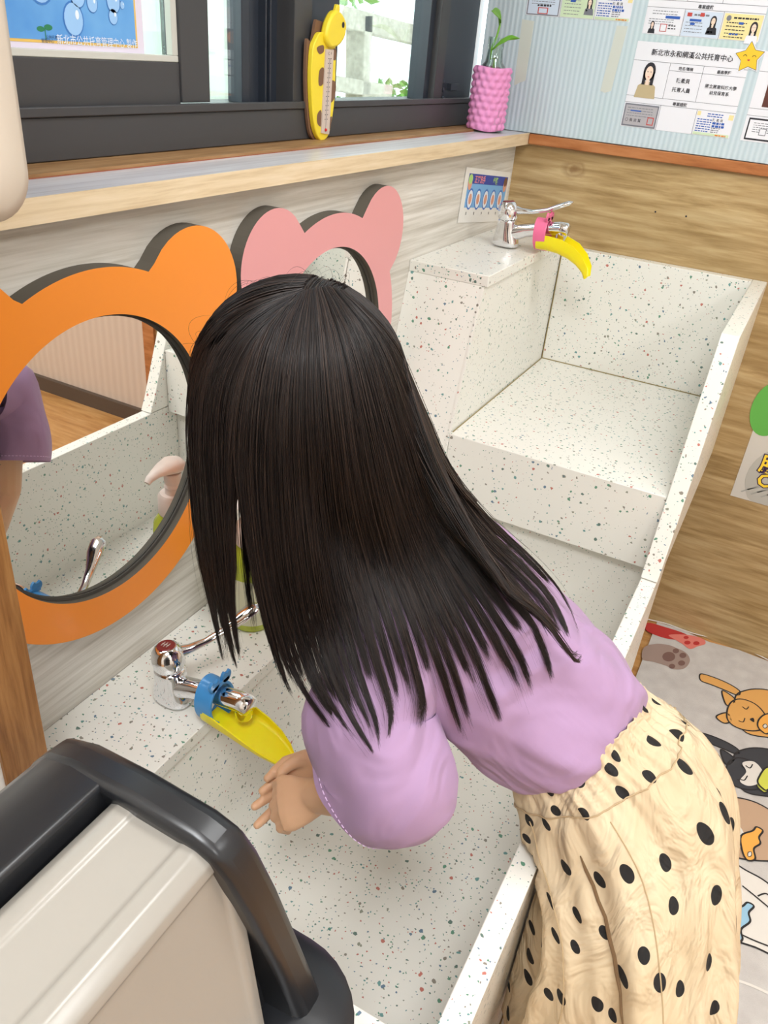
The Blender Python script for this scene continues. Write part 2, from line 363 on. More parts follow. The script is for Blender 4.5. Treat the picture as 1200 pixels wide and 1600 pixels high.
for dx, dz, r in ((-.006, .004, .0055), (.005, .006, .006)): disc(mb, c+Vector((dx, 0, dz)), r, r*.5, PY-.001, 6)
mb.poly([(c.x-.0006, PY-.001, c.z-.006), (c.x+.0006, PY-.001, c.z-.006), (c.x+.0006, PY-.001, c.z+.005), (c.x-.0006, PY-.001, c.z+.005)], 6)
o = mb.build('window_poster', [mat('lilac_paper', srgb(218, 210, 226), .6), mat('poster_gold', srgb(224, 186, 96), .6), M_POSTB, mat('bubble_edge', srgb(60, 122, 196), .5), mat('bubble_fill', srgb(150, 194, 238), .5), mat('poster_white', srgb(226, 238, 250), .5), mat('poster_green', srgb(40, 124, 84), .5), mat('poster_navy', srgb(40, 66, 100), .5)], fix=False)
tag(o, 'blue poster with water bubbles and gold border taped to the left window pane', 'poster')
# ================================================================== LOW WASHING TROUGH
T = empty('washing_trough', (-1.1, -.4, 0), 'long low white speckled terrazzo washing trough the girl leans over', 'sink')
MB().box(-1.622, -.60, -.172, -.0005, .529, .551).build('ledge', M_TER, T, bevel=.0012)
MB().prism([(-1.655, -.166, .5285), (-1.655, -.195, .262), (-1.655, -.150, .262), (-1.655, -.150, .5285)], [(-.60, -.166, .5285), (-.60, -.195, .262), (-.60, -.150, .262), (-.60, -.150, .5285)]).build('back_wall', M_TER, T)
MB().box(-1.68, -.575, -.65, -.15, .24, .262).build('basin_floor', M_TER, T)
MB().box(-.600, -.578, -.62, -.17, .262, .5355).build('end_wall', M_TER, T)
MB().box(-1.68, -1.647, -.62, -.20, .262, .551).build('end_wall', M_TER, T, bevel=.0012)
MB().box(-1.68, -.578, -.651, -.621, .0, .5505).build('front_wall', M_TER, T, bevel=.0015)
relink(T)
# ================================================================== RAISED SINK
R = empty('raised_sink', (-.3, -.4, 0), 'tall white speckled terrazzo sink with raised floor in the corner', 'sink')
MB().box(-.548, -.0005, -.176, -.0005, .990, 1.012).build('ledge', M_TER, R, bevel=.0012)
sx = lambda z: -.545-(1.0-z)*.262
MB().prism([(sx(.99), -.0005, .99), (sx(.99), -.164, .99), (sx(.552), -.164, .552), (sx(.552), -.0005, .552)], [(sx(.99)+.02, -.0005, .99), (sx(.99)+.02, -.164, .99), (sx(.552)+.02, -.164, .552), (sx(.552)+.02, -.0005, .552)]).build('side_panel', M_TER, R)
f = [(sx(.99)-.002, .989), (-.03, .989), (-.03, .552), (sx(.552)-.002, .552)]
MB().prism([(x, -.1645, z) for x, z in f], [(x, -.170, z) for x, z in f]).build('inner_panel', M_TER, R)
MB().box(-.029, -.0005, -.6195, -.1705, .553, .990).build('back_panel', M_TER, R, bevel=.001)
MB().box(-.630, -.0295, -.6195, -.1705, .684, .70).build('raised_floor', M_TER, R)
MB().box(-.631, -.612, -.6195, -.1705, .537, .6995).build('apron', M_TER, R, bevel=.001)
f = [(-.0005, .990), (-.520, .990), (-.678, .585), (-.694, .5525), (-.0005, .5525)]
MB().prism([(x, -.620, z) for x, z in f], [(x, -.652, z) for x, z in f]).build('side_wall', M_TER, R, bevel=.0015)
sl = MB()
sl.tube([(-.0302, -.1725, .701), (-.0302, -.617, .701)], .0012, 6); sl.tube([(-.0302, -.1725, .70), (-.0302, -.1725, .985)], .0012, 6); sl.tube([(-.62, -.1725, .7005), (-.03, -.1725, .7005)], .0012, 6)
sl.build('sealant_line', mat('dirty_sealant', srgb(150, 134, 84), .7), R)
relink(R)
# ================================================================== BEAR MIRRORS
def circ_out(cx, cz, R0, ears, r, n=160):
    """outer outline of a round face with two ears, by polar union"""
    pts = []
    for k in range(n):
        a = 2*PI*k/n; d = Vector((math.cos(a), math.sin(a))); best = R0
        for ex, ez in ears:
            b = d.x*ex+d.y*ez; q = b*b-(ex*ex+ez*ez-r*r)
            if q > 0: best = max(best, b+math.sqrt(q))
        pts.append((cx+d.x*best, cz+d.y*best))
    return pts
def bear(cx, cz, R0, r0, ear, er, m, label, n=240):
    root = empty('bear_mirror', (cx, 0, cz), label, 'mirror', 'bear mirrors on the pale panel')
    out = circ_out(0, 0, R0, ear, er, n); inn = [(r0*math.cos(2*PI*k/n), r0*math.sin(2*PI*k/n)) for k in range(n)]
    mb = MB(); yf, yb = -.024, -.0005
    vs = [(x, yf, z) for x, z in out]+[(x, yf, z) for x, z in inn]+[(x, yb, z) for x, z in out]+[(x, yb, z) for x, z in inn]
    fs = []; mi = []
    for k in range(n):
        j = (k+1) % n
        fs += [(k, j, n+j, n+k), (2*n+k, 2*n+j, j, k), (n+k, n+j, 3*n+j, 3*n+k), (2*n+j, 2*n+k, 3*n+k, 3*n+j)]; mi += [0, 1, 1, 1]
    mb.add(vs, fs); mb.mi = mi
    mb.build('face_frame', [m, M_MDF], root)
    mb = MB(); mb.lathe((0, -.0006, 0), [(r0-.002, 0), (r0-.002, .010)], 96, 0, (0, -1, 0)); g = mb.build('mirror_glass', M_MIRROR, root)
    mb = MB(); N = 96
    mb.loft([[((r)*math.cos(2*PI*k/N), y, (r)*math.sin(2*PI*k/N)) for k in range(N)] for r, y in ((r0-.0005, -.0112), (r0-.0040, -.0112), (r0-.0040, -.0140), (r0-.0005, -.0150))], 0, False); mb.build('glass_bead', M_BLACKE, root)
    return root
bear(-1.415, .908, .240, .186, ((-.175, .176), (.173, .174)), .090, M_ORANGE, 'orange bear shaped mirror nearest the wooden post, reflecting the trough')
bear(-.892, .910, .236, .182, ((-.168, .180), (.168, .180)), .083, M_PINK, 'pink bear shaped mirror behind the girl\'s head')
# ================================================================== FAUCETS AND SPOUT EXTENDERS
M_CAPRED = mat('faucet_cap_red', srgb(120, 40, 44), .35)
def faucet(loc, lever_rz, label, lift=0.0):
    F = empty('faucet', loc, label, 'faucet', 'chrome lever faucets')
    def sup(cx, cy, rx, ry, z, n=24, p=2.6):
        return [(cx+rx*abs(math.cos(a))**(2/p)*(1 if math.cos(a) > 0 else -1), cy+ry*abs(math.sin(a))**(2/p)*(1 if math.sin(a) > 0 else -1), z) for a in [2*PI*k/n for k in range(n)]]
    mb = MB()
    mb.loft([sup(0, -.004, .024, .031, .0), sup(0, -.004, .0235, .030, .012), sup(0, -.001, .0215, .025, .030), sup(0, 0, .0205, .0215, .046), sup(0, 0, .021, .021, .058), sup(0, 0, .0195, .0195, .062)])
    mb.build('faucet_body', M_CHROME, F, smooth=True, sub=1)
    mb = MB(); mb.tube([(0, .004, .030), (0, -.020, .034), (0, -.045, .043), (0, -.085, .053), (0, -.122, .060), (0, -.138, .060), (0, -.1415, .0595)], [.017, .0165, .0145, .0135, .0145, .0145, .012], 18)
    mb.build('spout', M_CHROME, F, smooth=True, angle=70)
    mb = MB(); mb.lathe((0, -.128, .054), [(.003, -.018), (.0115, -.018), (.0125, -.016), (.0128, .0)], 20); mb.build('aerator', M_CHROME, F, smooth=True)
    ax = Vector((0, .12, 1)).normalized()
    mb = MB(); mb.lathe((0, .0, .060), [(.0195, 0), (.0225, .006), (.0235, .016), (.0215, .028), (.016, .036), (.0135, .0375)], 26, 0, ax)
    dome = mb.build('handle_dome', M_CHROME, F, smooth=True, angle=60)
    mb = MB(); mb.lathe(Vector((0, 0, .060))+ax*.0374, [(.0132, 0), (.012, .0016), (.0, .0018)], 22, 0, ax)
    t2 = Vector((0, 1, 0)); t2 = (t2-ax*t2.dot(ax)).normalized(); c = Vector((0, 0, .060))+ax*.0396
    u = Vector((1, 0, 0))
    for a, b in (((-.0045, .004), (.0045, .0052)), ((-.0045, -.0052), (.0045, -.004)), ((-.0006, -.006), (.0006, .006)), ((-.005, -.0007), (.005, .0007))):
        mb.poly([c+u*a[0]+t2*a[1], c+u*b[0]+t2*a[1], c+u*b[0]+t2*b[1], c+u*a[0]+t2*b[1]], 1)
    mb.build('cap_badge', [M_CAPRED, M_GASKET], F, fix=False)
    rz = Matrix.Rotation(lever_rz, 3, 'Z')
    pts = [(0, -.012, .082), (0, -.030, .082), (0, -.055, .084), (0, -.085, .092), (0, -.110, .104), (0, -.130, .113), (0, -.138, .116)]
    pts = [rz @ Vector((p[0], p[1], p[2]+lift*max(0, -p[1]-.03)/.1)) for p in pts]
    mb = MB(); mb.tube(pts, [.0105, .0078, .0060, .0078, .0130, .0125, .0035], 16, flat=[1, .8, .75, .6, .42, .4, .4], up=(0, 0, 1))
    mb.build('lever', M_CHROME, F, smooth=True, angle=70)
    return F
F1 = faucet((-1.417, -.102, .5512), math.radians(62), 'chrome faucet on the low ledge with blue clip around its spout', .006)
F2 = faucet((-.262, -.098, 1.0122), math.radians(4), 'chrome faucet on the raised corner ledge with pink clip around its spout', .0)
def extender(loc, m, label, curve, wid, rx=0):
    E = empty('spout_extender', loc, label, 'faucet extender', 'coloured faucet extenders')
    def band(y0, y1, r, th, cz, x=0):
        N = 40; mb = MB()
        rings = []
        for rr, y in ((r, y0), (r, y1), (r-th, y1), (r-th, y0), (r, y0)):
            rings.append([(x+(rr-.003)*math.cos(2*PI*k/N), y+.10*(rr*math.sin(2*PI*k/N)), cz+(rr+.004)*math.sin(2*PI*k/N)) for k in range(N)])
        return mb.loft(rings, 0, False)
    mb = band(.012, -.015, .030, .0045, -.012)
    mb.build('clip_ring', m, E, smooth=True, bevel=.0008)
    # round tabs with a notch that stand on top of the ring
    for sx_, nm in ((-1, 'clip_tab'), (1, 'clip_tab')):
        N = 26; out = []
        for k in range(N):
            a = 2*PI*k/N; rr = .0098 if not (.9 < a < 1.7) else .0050
            out.append((sx_*.0125+rr*math.cos(a), rr*math.sin(a)+.0275))
        a_ = [(x, -.009, z) for x, z in out]; b_ = [(x, -.0135, z) for x, z in out]
        MB().prism(a_, b_).build(nm, m, E, bevel=.0006)
    neck = MB(); neck.box(-.018, .018, -.0135, -.008, .018, .026); neck.build('clip_bridge', m, E, bevel=.0008)
    # open trough
    rings = []; n = len(curve)
    for i, (y, z, ww, wh) in enumerate(curve):
        T_ = Vector((0, curve[min(i+1, n-1)][0]-curve[max(i-1, 0)][0], curve[min(i+1, n-1)][1]-curve[max(i-1, 0)][1])).normalized(); N_ = Vector((0, -T_.z, T_.y)); N_ = N_ if N_.z > 0 else -N_
        c = Vector((0, y, z)); K = 10; out_ = []; inn_ = []
        for k in range(K+1):
            a = PI*k/K; cx = -math.copysign(abs(math.cos(a))**.55, math.cos(a)); dz = 1-abs(math.sin(a))**.55
            out_.append(c+Vector((ww*cx, 0, 0))+N_*(wh*dz)); inn_.append(c+Vector(((ww-.002)*cx, 0, 0))+N_*(.002+(wh-.002)*dz))
        rings.append(out_+list(reversed(inn_)))
    mb = MB(); mb.loft(rings, 0, True, True); mb.build('water_channel', M_YEL, E, smooth=True, angle=50)
    return E
cv = [(.004, -.040, .0265, .026), (-.020, -.041, .0285, .024), (-.045, -.043, .029, .020), (-.070, -.047, .0285, .016), (-.092, -.052, .026, .012), (-.112, -.058, .020, .008), (-.130, -.065, .010, .004)]
E1 = extender((-1.418, -.180, .5512+.054), M_BLUE, 'blue and yellow spout extender over the girl\'s hands', cv, .0275)
cv = [(.004, -.043, .0255, .032), (-.020, -.043, .0265, .034), (-.045, -.045, .0265, .034), (-.070, -.052, .025, .032), (-.090, -.062, .022, .026), (-.106, -.075, .019, .018), (-.114, -.088, .016, .009)]
E2 = extender((-.262, -.182, 1.0122+.054), M_PINKP, 'pink and yellow spout extender on the corner faucet', cv, .0265)
# water thread from the channel tip to the hands
M_WATER = glass('water', (.93, .97, 1), .5, .02)
# ------------------------------------------------------------------ soap bottle
B = empty('soap_bottle', (-1.206, -.088, .5512), 'green soap bottle with white pump standing against the pale panel', 'soap bottle')
M_SOAP = mat('green_bottle', srgb(186, 200, 62), .25); M_LABEL = mat('bottle_label', srgb(226, 226, 196), .5); M_PUMP = mat('white_pump', srgb(240, 226, 218), .4)
MB().lathe((0, 0, 0), [(.0, 0), (.030, 0), (.033, .004), (.033, .10), (.031, .115), (.022, .128), (.018, .133), (.0, .133)], 36).build('bottle_body', M_SOAP, B, smooth=True)
MB().lathe((0, 0, 0), [(.0333, .012), (.0336, .014), (.0336, .082), (.0333, .084)], 36).build('bottle_label', M_LABEL, B, smooth=True)
MB().lathe((0, 0, 0), [(.0, .129), (.0225, .129), (.0235, .131), (.0225, .156), (.019, .160), (.0, .160)], 32).build('collar', M_PUMP, B, smooth=True)
MB().lathe((0, 0, 0), [(.0125, .159), (.0115, .168), (.0130, .170), (.0112, .174), (.0125, .178), (.0125, .190), (.0, .19)], 24).build('pump_neck', M_PUMP, B, smooth=True)
MB().tube([(.017, 0, .197), (.012, 0, .199), (.0, 0, .201), (-.018, 0, .202), (-.034, 0, .201), (-.046, 0, .198), (-.051, 0, .194)], [.008, .0165, .0185, .014, .009, .0062, .005], 18, flat=[.5, .62, .62, .6, .62, .8, .8]).build('pump_head', M_PUMP, B, smooth=True, angle=80)
# ------------------------------------------------------------------ propagation bottle in a pink foam net with a seedling
V = empty('plant_bottle', (-.122, .040, 1.2306), 'small glass bottle in a pink foam net holding a green cutting', 'plant')
MB().lathe((0, 0, 0), [(.0, .001), (.036, .001), (.040, .005), (.040, .10), (.034, .125), (.020, .142), (.0165, .165), (.0175, .168), (.0185, .186), (.0185, .19), (.0155, .19), (.0155, .166), (.018, .142), (.032, .123), (.038, .1), (.038, .006), (.0, .004)], 36).build('glass_bottle', M_CLEAR, V, smooth=True)
M_FOAM = mat('pink_foam', srgb(226, 146, 196), .6)
mb = MB(); rings = []
for j in range(61):
    z = .004+.128*j/60; ring = []
    for k in range(120):
        a = 2*PI*k/120; row = j/60*9
        d = abs(math.sin(PI*row))*.6*(.5+.5*math.cos(14*a+PI*math.floor(row))); r = .041+.0075*d+.002*math.cos(a*2+1)*(1-j/60)
        ring.append((r*math.cos(a), r*math.sin(a), z+.0016*math.sin(3*a)))
    rings.append(ring)
mb.loft(rings, 0, False); o = mb.build('foam_net', M_FOAM, V, smooth=True, angle=180)
vo = Vector((-.122, .040, 1.2306))
sp = [Vector((0, 0, .05)), Vector((.002, 0, .15))]+[at(x, y, 1, .043)-vo for x, y in ((767, 92), (768, 76), (776, 58), (781, 40), (780, 28))]
MB().tube(sp, .0022, 8).build('stem', M_GREEN, V, smooth=True)
def leaf(pts, wd, root, name='leaf', drop=.3):
    mb = MB(); pts = [Vector(p) for p in pts]; n = 9; rows = []
    for i in range(n):
        f = i/(n-1)*(len(pts)-1); k = min(int(f), len(pts)-2); p = pts[k].lerp(pts[k+1], f-k); t_ = (pts[k+1]-pts[k]).normalized()
        s_ = t_.cross(Vector((.3, -1, .2))).normalized(); g = math.sin(PI*min(1, (i/(n-1))*.98+.01))**.7*wd
        rows.append([p-s_*g+Vector((0, -.002, 0)), p-s_*g*.5, p+Vector((0, .002, 0)), p+s_*g*.5, p+s_*g+Vector((0, -.002, 0))])
    mb.loft(rows, 0, False, False); o = mb.build(name, M_GREEN, root, smooth=True, angle=180); o.modifiers.new('thick', 'SOLIDIFY').thickness = .0006
leaf([at(x, y, 1, .040)-vo for x, y in ((782, 36), (781, 24), (774, 18), (768, 17))], .009, V)
leaf([at(x, y, 1, w_)-vo for x, y, w_ in ((769, 78, .038), (780, 66, .022), (795, 58, .0), (811, 60, -.028))], .006, V)
# ------------------------------------------------------------------ giraffe thermometer
G = empty('giraffe_thermometer', at(500, 215, 1, .098), 'yellow spotted giraffe thermometer standing against the window frame', 'thermometer')
go = G.location.copy(); GY = .098
def gp(l, y): return [at(a, b, 1, GY)-go+Vector((0, y, 0)) for a, b in l]
def smooth2(l, n=5):
    out = []; L = len(l)
    for i in range(L):
        p0, p1, p2, p3 = [Vector(l[(i+k-1) % L]) for k in range(4)]
        for j in range(n):
            t = j/n; out.append(.5*((2*p1)+(-p0+p2)*t+(2*p0-5*p1+4*p2-p3)*t*t+(-p0+3*p1-3*p2+p3)*t**3))
    return [tuple(p) for p in out]
body = smooth2([(486, 190), (482, 130), (484, 80), (489, 62), (499, 50), (519, 70), (520, 110), (518, 160), (511, 204), (503, 218), (494, 216)])
back = smooth2([(484, 195), (480, 130), (482, 66), (486, 64), (490, 66), (496, 34), (499, 32), (514, 40), (522, 70), (521, 130), (518, 170), (508, 219), (492, 218)])
M_GBROWN = mat('giraffe_brown', srgb(120, 88, 66), .7); M_GYEL = mat('giraffe_yellow', srgb(238, 214, 50), .45)
MB().prism(gp(back, .008), gp(back, .003)).build('back_board', M_GBROWN, G)
MB().prism(gp(body, .003), gp(body, -.006)).build('body', M_GYEL, G, bevel=.0015)
head = smooth2([(500, 50), (505, 30), (514, 16), (524, 20), (531, 36), (529, 56), (520, 70), (508, 74), (501, 64)])
hd = MB().prism(gp(head, .0), gp(head, -.014)).build('head', M_GYEL, G, bevel=.004)
horn = [(516, 18), (519, 6), (523, 7), (523, 19)]
MB().prism(gp(horn, -.004), gp(horn, -.010)).build('horn', M_GYEL, G, bevel=.001)
c = at(525, 38, 1, GY)-go; MB().lathe((c.x, -.0142, c.z), [(.0045, 0), (.003, .0008)], 14, 0, (0, -1, 0)).build('eye', M_INK, G)
for l in ([(490, 74), (500, 70), (501, 80), (494, 84)], [(494, 110), (501, 106), (500, 130), (493, 132)], [(514, 78), (520, 76), (520, 92), (515, 92)], [(513, 126), (520, 130), (518, 152), (511, 160), (509, 146)], [(491, 178), (497, 172), (497, 196), (491, 192)], [(509, 186), (514, 182), (511, 200), (508, 202)]):
    MB().poly(gp(smooth2(l, 4), -.0063)).build('spot', M_GBROWN, G, fix=False)
tm = MB(); tm.prism(gp([(503, 76), (515, 77), (508, 209), (496, 207)], -.006), gp([(503, 76), (515, 77), (508, 209), (496, 207)], -.0085))
tm.mi = [0]*len(tm.mi); th = .0088
A = Vector((0, 0, 0)); a = at(509, 84, 1, GY)-go; b = at(502, 200, 1, GY)-go
for k in range(14):
    p_ = a.lerp(b, (k+1)/16)
    for sg in (-1, 1): tm.poly([(p_.x+sg*.0022, -th, p_.z), (p_.x+sg*.0048, -th, p_.z), (p_.x+sg*.0048, -th, p_.z+.0012), (p_.x+sg*.0022, -th, p_.z+.0012)], 1)
text_mesh(tm, 'C', (a.x-.006, -th, a.z-.001), (1, 0, 0), (0, 0, 1), .006, 1); text_mesh(tm, 'F', (a.x+.0022, -th, a.z-.001), (1, 0, 0), (0, 0, 1), .006, 1)
tm.poly([(a.x-.0006, -th, a.z-.006), (a.x+.0006, -th, a.z-.006), (b.x+.0006, -th, b.z), (b.x-.0006, -th, b.z)], 2)
tm.build('scale', [mat('scale_white', srgb(206, 190, 178), .5), M_INK, M_GREYINK], G, fix=False)
MB().ball((b.x, -.0092, b.z-.002), .0026).build('bulb', mat('bulb_red', srgb(190, 30, 34), .3), G, smooth=True)
# ------------------------------------------------------------------ hand washing sticker on the pale panel
def affine(TL, TR, BL):
    return lambda u, v, k=0: TL+(TR-TL)*u+(BL-TL)*v
NY = Vector((0, -1, 0))
sTL, sBL = at(729, 261, 1, -.0012), at(714, 353, 1, -.0012); U_ = Vector((math.cos(math.radians(-6.5)), 0, math.sin(math.radians(-6.5)))); 
sTR = sTL+U_*.298; VV = Vector((U_.z, 0, -U_.x))*.116; sBL = sTL+VV
S_ = affine(sTL, sTR, sBL)
mb = MB()
def sp4(u0, v0, u1, v1, k, mi): mb.poly([S_(a, b)+NY*.0002*k for a, b in ((u0, v1), (u1, v1), (u1, v0), (u0, v0))], mi)
sp4(0, 0, 1, 1, 0, 0); sp4(.08, .1, .95, .72, 1, 1); sp4(.08, .1, .95, .28, 1.5, 2)
for k in range(5):
    cu = .17+.165*k
    for rr, mi, q in ((1, 3, 2), (.82, 4, 2.5), (.5, 5, 3)):
        mb.poly([S_(cu+.062*rr*math.cos(a), .56+.20*rr*math.sin(a))+NY*.0002*q for a in [-2*PI*j/20 for j in range(20)]], mi)
    text_mesh(mb, '濕搓沖捧擦'[k], S_(cu-.05, .76+.09)+NY*.0006, U_, -VV, .0075, 6)
text_mesh(mb, '正確洗手', S_(.20, .25)+NY*.0008, U_, -VV, .017, 7, bold=.02)
text_mesh(mb, '步驟', S_(.60, .25)+NY*.0008, U_, -VV, .017, 8, bold=.02)
for cu, mi in ((.12, 5), (.90, 5)):
    mb.poly([S_(cu+.04*math.cos(a), .27+.13*math.sin(a))+NY*.0006 for a in [-2*PI*j/20 for j in range(20)]], mi)
    mb.poly([S_(cu+.04*math.cos(a), .20+.09*math.sin(a))+NY*.0008 for a in [-2*PI*j/20 for j in range(20)]], 8 if cu < .5 else 9)
o = mb.build('handwashing_sticker', [M_WHITE, mat('sticker_sky', srgb(120, 176, 226), .5), mat('sticker_navy', srgb(52, 74, 164), .5), mat('sticker_blue', srgb(66, 118, 200), .5), mat('sticker_white', srgb(224, 232, 240), .5), mat('sticker_skin', srgb(222, 160, 134), .5), M_INK, mat('sticker_red', srgb(240, 150, 150), .5), mat('sticker_green', srgb(176, 216, 130), .5), M_GBROWN], fix=False)
tag(o, 'small tilted blue and white hand washing sticker behind the corner faucet', 'sticker')
# ================================================================== RIBBED PLASTIC BOARD WITH STAFF SHEETS
M_RIBB = mat('ribbed_clear_board', srgb(196, 212, 222), .3); t = NT(M_RIBB); co = t.coord()
wv = t.n('ShaderNodeTexWave', {'Vector': co, 'Scale': 27.0}, bands_direction='Y')
nz = t.n('ShaderNodeTexNoise', {'Vector': t.coord((2, 3, 1.5)), 'Scale': 2.0, 'Detail': 2.0})
c_ = t.mix(wv.outputs[0], srgb(188, 205, 214), srgb(204, 218, 226)); c_ = t.mix(t.ramp(nz.outputs[0], [(.52, (0, 0, 0)), (.75, (.35,)*3)]), c_, srgb(176, 214, 196))
t.out('Base Color', c_); t.bump(wv.outputs[0], .35, .002)
o = MB().box(-.008, -.0006, -1.24, .118, 1.2315, 2.3).build('ribbed_board', M_RIBB, bevel=.0008)
tag(o, 'ribbed pale blue plastic board on the far wall above the brown trim', 'board')
NX = Vector((-1, 0, 0)); BX = -.0085
def pl(x, y): return at(x, y, 0, BX)
SW, SHT = .2405, .168
def sheet_frame(BL):
    a = math.radians(2.0*0)
    TL = BL+Vector((0, 0, SHT)); return affine(TL, TL+Vector((0, -SW, 0)), BL)
M_PHOTOB = mat('printed_dark_photo', srgb(90, 46, 36), .6)
SM = [M_PAPER, M_LINE, M_INK, M_BLUEINK, M_REDINK, M_GREYINK, M_SKINPR, M_CARDB, M_CARDY, M_CARDG, M_CARDGR, M_BEIGECL, M_STICKO, M_PHOTOB]
def sheet(BL, label, cards, portrait=None, name_rows=True, seed=1):
    rnd = random.Random(seed); F_ = sheet_frame(BL); mb = MB()
    def P4(u0, v0, u1, v1, k, mi): mb.poly([F_(a, b)+NX*.00022*k for a, b in ((u0, v1), (u1, v1), (u1, v0), (u0, v0))], mi)
    def el(cu, cv_, ru, rv, k, mi, n=18): mb.poly([F_(cu+ru*math.cos(-2*PI*j/n), cv_+rv*math.sin(-2*PI*j/n))+NX*.00022*k for j in range(n)], mi)
    def ln(u0, v0, u1, v1): P4(u0-.0015, v0-.002, u1+.0015, v1+.002, 2, 1)
    def tx(s, u, v, h, mi=2, al='CENTER', k=4): text_mesh(mb, s, F_(u, v)+NX*.00022*k, (0, -1, 0), (0, 0, 1), h, mi, al, bold=.012)
    def face(cu, cv_, s, cl=11, k=5):
        el(cu, cv_, .042*s, .085*s, k, 2); P4(cu-.04*s, cv_, cu-.018*s, cv_+.12*s, k, 2); P4(cu+.018*s, cv_, cu+.04*s, cv_+.12*s, k, 2)
        mb.poly([F_(a, b)+NX*.00022*(k-1) for a, b in ((cu-.075*s, cv_+.24*s), (cu+.075*s, cv_+.24*s), (cu+.062*s, cv_+.13*s), (cu+.02*s, cv_+.09*s), (cu-.02*s, cv_+.09*s), (cu-.062*s, cv_+.13*s))], cl)
        P4(cu-.012*s, cv_+.04*s, cu+.012*s, cv_+.12*s, k+1, 6); el(cu, cv_+.012*s, .027*s, .062*s, k+2, 6)
        for e in (-.011, .011): P4(cu+e*s-.004*s, cv_-.002*s, cu+e*s+.004*s, cv_+.004*s, k+3, 2)
        P4(cu-.006*s, cv_+.043*s, cu+.006*s, cv_+.049*s, k+3, 4)
    mb.box(BX, BX-.0001, F_(0, 0).y, F_(1, 0).y, BL.z, BL.z+SHT, 0)
    ln(0, .215, 1, .215); ln(0, .625, 1, .625); ln(0, .705, 1, .705); ln(.335, .215, .335, .625); ln(.63, .215, .63, .625); ln(.335, .30, 1, .30); ln(.335, .705, .335, 1); ln(.665, .705, .665, 1)
    tx('專業證照', .5, .69, .0078)
    if name_rows:
        tx('新北市永和網溪公共托育中心', .50, .14, .0132); tx('姓名/職稱', .48, .282, .0072); tx('最高學歷', .81, .282, .0072)
        tx('陳柔貝', .48, .425, .0098); tx('托育人員', .48, .53, .0098); tx('國立屏東科技大學', .815, .45, .0082); tx('幼兒保育系', .815, .52, .0082)
    if portrait == 'woman': face(.165, .335, 1.28)
    if portrait == 'dark': P4(.10, .30, .30, .60, 3, 13); el(.2, .42, .06, .09, 4, 12)
    for i, kd in enumerate(cards):
        u0, u1 = .008+.333*i, .325+.333*i; v0, v1 = .72, .992
        def lines(n, c, a0, a1, va, vb, hgt=.010, k=4):
            for j in range(n):
                v = va+(vb-va)*j/max(1, n-1); u = a0
                while u < a1-.01:
                    du = rnd.uniform(.008, .03); P4(u, v, min(u+du, a1), v+hgt, k, c); u += du+.006
        if kd == 'grey':
            P4(u0, v0, u1, v1, 3, 5); P4(u0+.012, v0+.018, u1-.012, v1-.018, 3.5, 10)
            lines(4, 5, u0+.03, u1-.04, v0+.045, v0+.14, .008); P4(u0+.06, v0+.075, u0+.16, v0+.09, 6, 3)
            P4(u1-.085, v1-.13, u1-.025, v1-.035, 5, 4); P4(u1-.077, v1-.118, u1-.033, v1-.047, 6, 10); tx('〇 長 吉 賢', u0+.10, v1-.06, .0075, 2)
        elif kd == 'blank': pass
        elif kd == 'text':
            P4(u0, v0, u1, v1, 3, 0); P4(u0, v1-.03, u1, v1, 3.3, 9); P4(u0, v0, u0+.03, v0+.05, 3.4, 8); P4(u1-.04, v0+.01, u1, v0+.07, 3.4, 8)
            lines(2, 3, u0+.09, u1-.09, v0+.015, v0+.042, .012); lines(6, 3, u0+.012, u0+.14, v0+.085, v1-.05, .012); lines(2, 3, u0+.15, u1-.06, v0+.11, v0+.145, .026, 5)
            lines(3, 5, u0+.15, u1-.09, v0+.175, v1-.05, .011); tx('陳 柔 貝', u0+.19, v0+.10, .0062, 2); lines(1, 12, u1-.12, u1-.02, v1-.02, v1-.02, .014, 6); lines(1, 9, u0+.01, u1-.14, v1-.02, v1-.02, .013, 6)
        elif kd == 'white_id':
            P4(u0, v0, u1, v1, 3, 0); lines(2, 5, u0+.05, u1-.05, v0+.02, v0+.05, .008); P4(u0+.17, v0+.07, u1-.02, v0+.10, 5, 3); lines(3, 5, u0+.03, u1-.07, v0+.11, v0+.16, .007); face(u0+.07, v0+.17, .42, 2); P4(u0+.14, v0+.16, u0+.20, v0+.245, 5, 4); P4(u0+.146, v0+.168, u0+.194, v0+.237, 6, 0); lines(2, 2, u0+.21, u1-.04, v0+.17, v0+.20, .012)
        elif kd == 'blue_id':
            P4(u0, v0, u1, v1, 3, 7); P4(u0+.02, v0+.02, u0+.06, v0+.06, 5, 4); lines(1, 5, u0+.08, u1-.1, v0+.03, v0+.03, .02); P4(u0+.13, v0+.015, u0+.165, v0+.055, 5, 4); P4(u0+.05, v0+.085, u0+.15, v0+.11, 5, 3); P4(u0+.06, v0+.125, u0+.10, v0+.15, 5, 3); lines(4, 5, u0+.02, u1-.14, v0+.12, v1-.05, .007); face(u1-.065, v0+.09, .62, 2); lines(1, 2, u1-.1, u1-.04, v1-.07, v1-.07, .02)
        elif kd == 'yellow_id':
            P4(u0, v0, u1, v1, 3, 8); el(u0+.04, v0+.05, .02, .03, 5, 5); lines(1, 2, u0+.08, u1-.02, v0+.035, v0+.035, .018); P4(u0+.13, v0+.085, u0+.17, v0+.11, 6, 3); lines(5, 2, u0+.03, u1-.12, v0+.09, v1-.03, .010); face(u1-.055, v0+.13, .72, 0); lines(1, 3, u0+.07, u0+.16, v1-.065, v1-.065, .018, 6)
        elif kd == 'blue_cert':
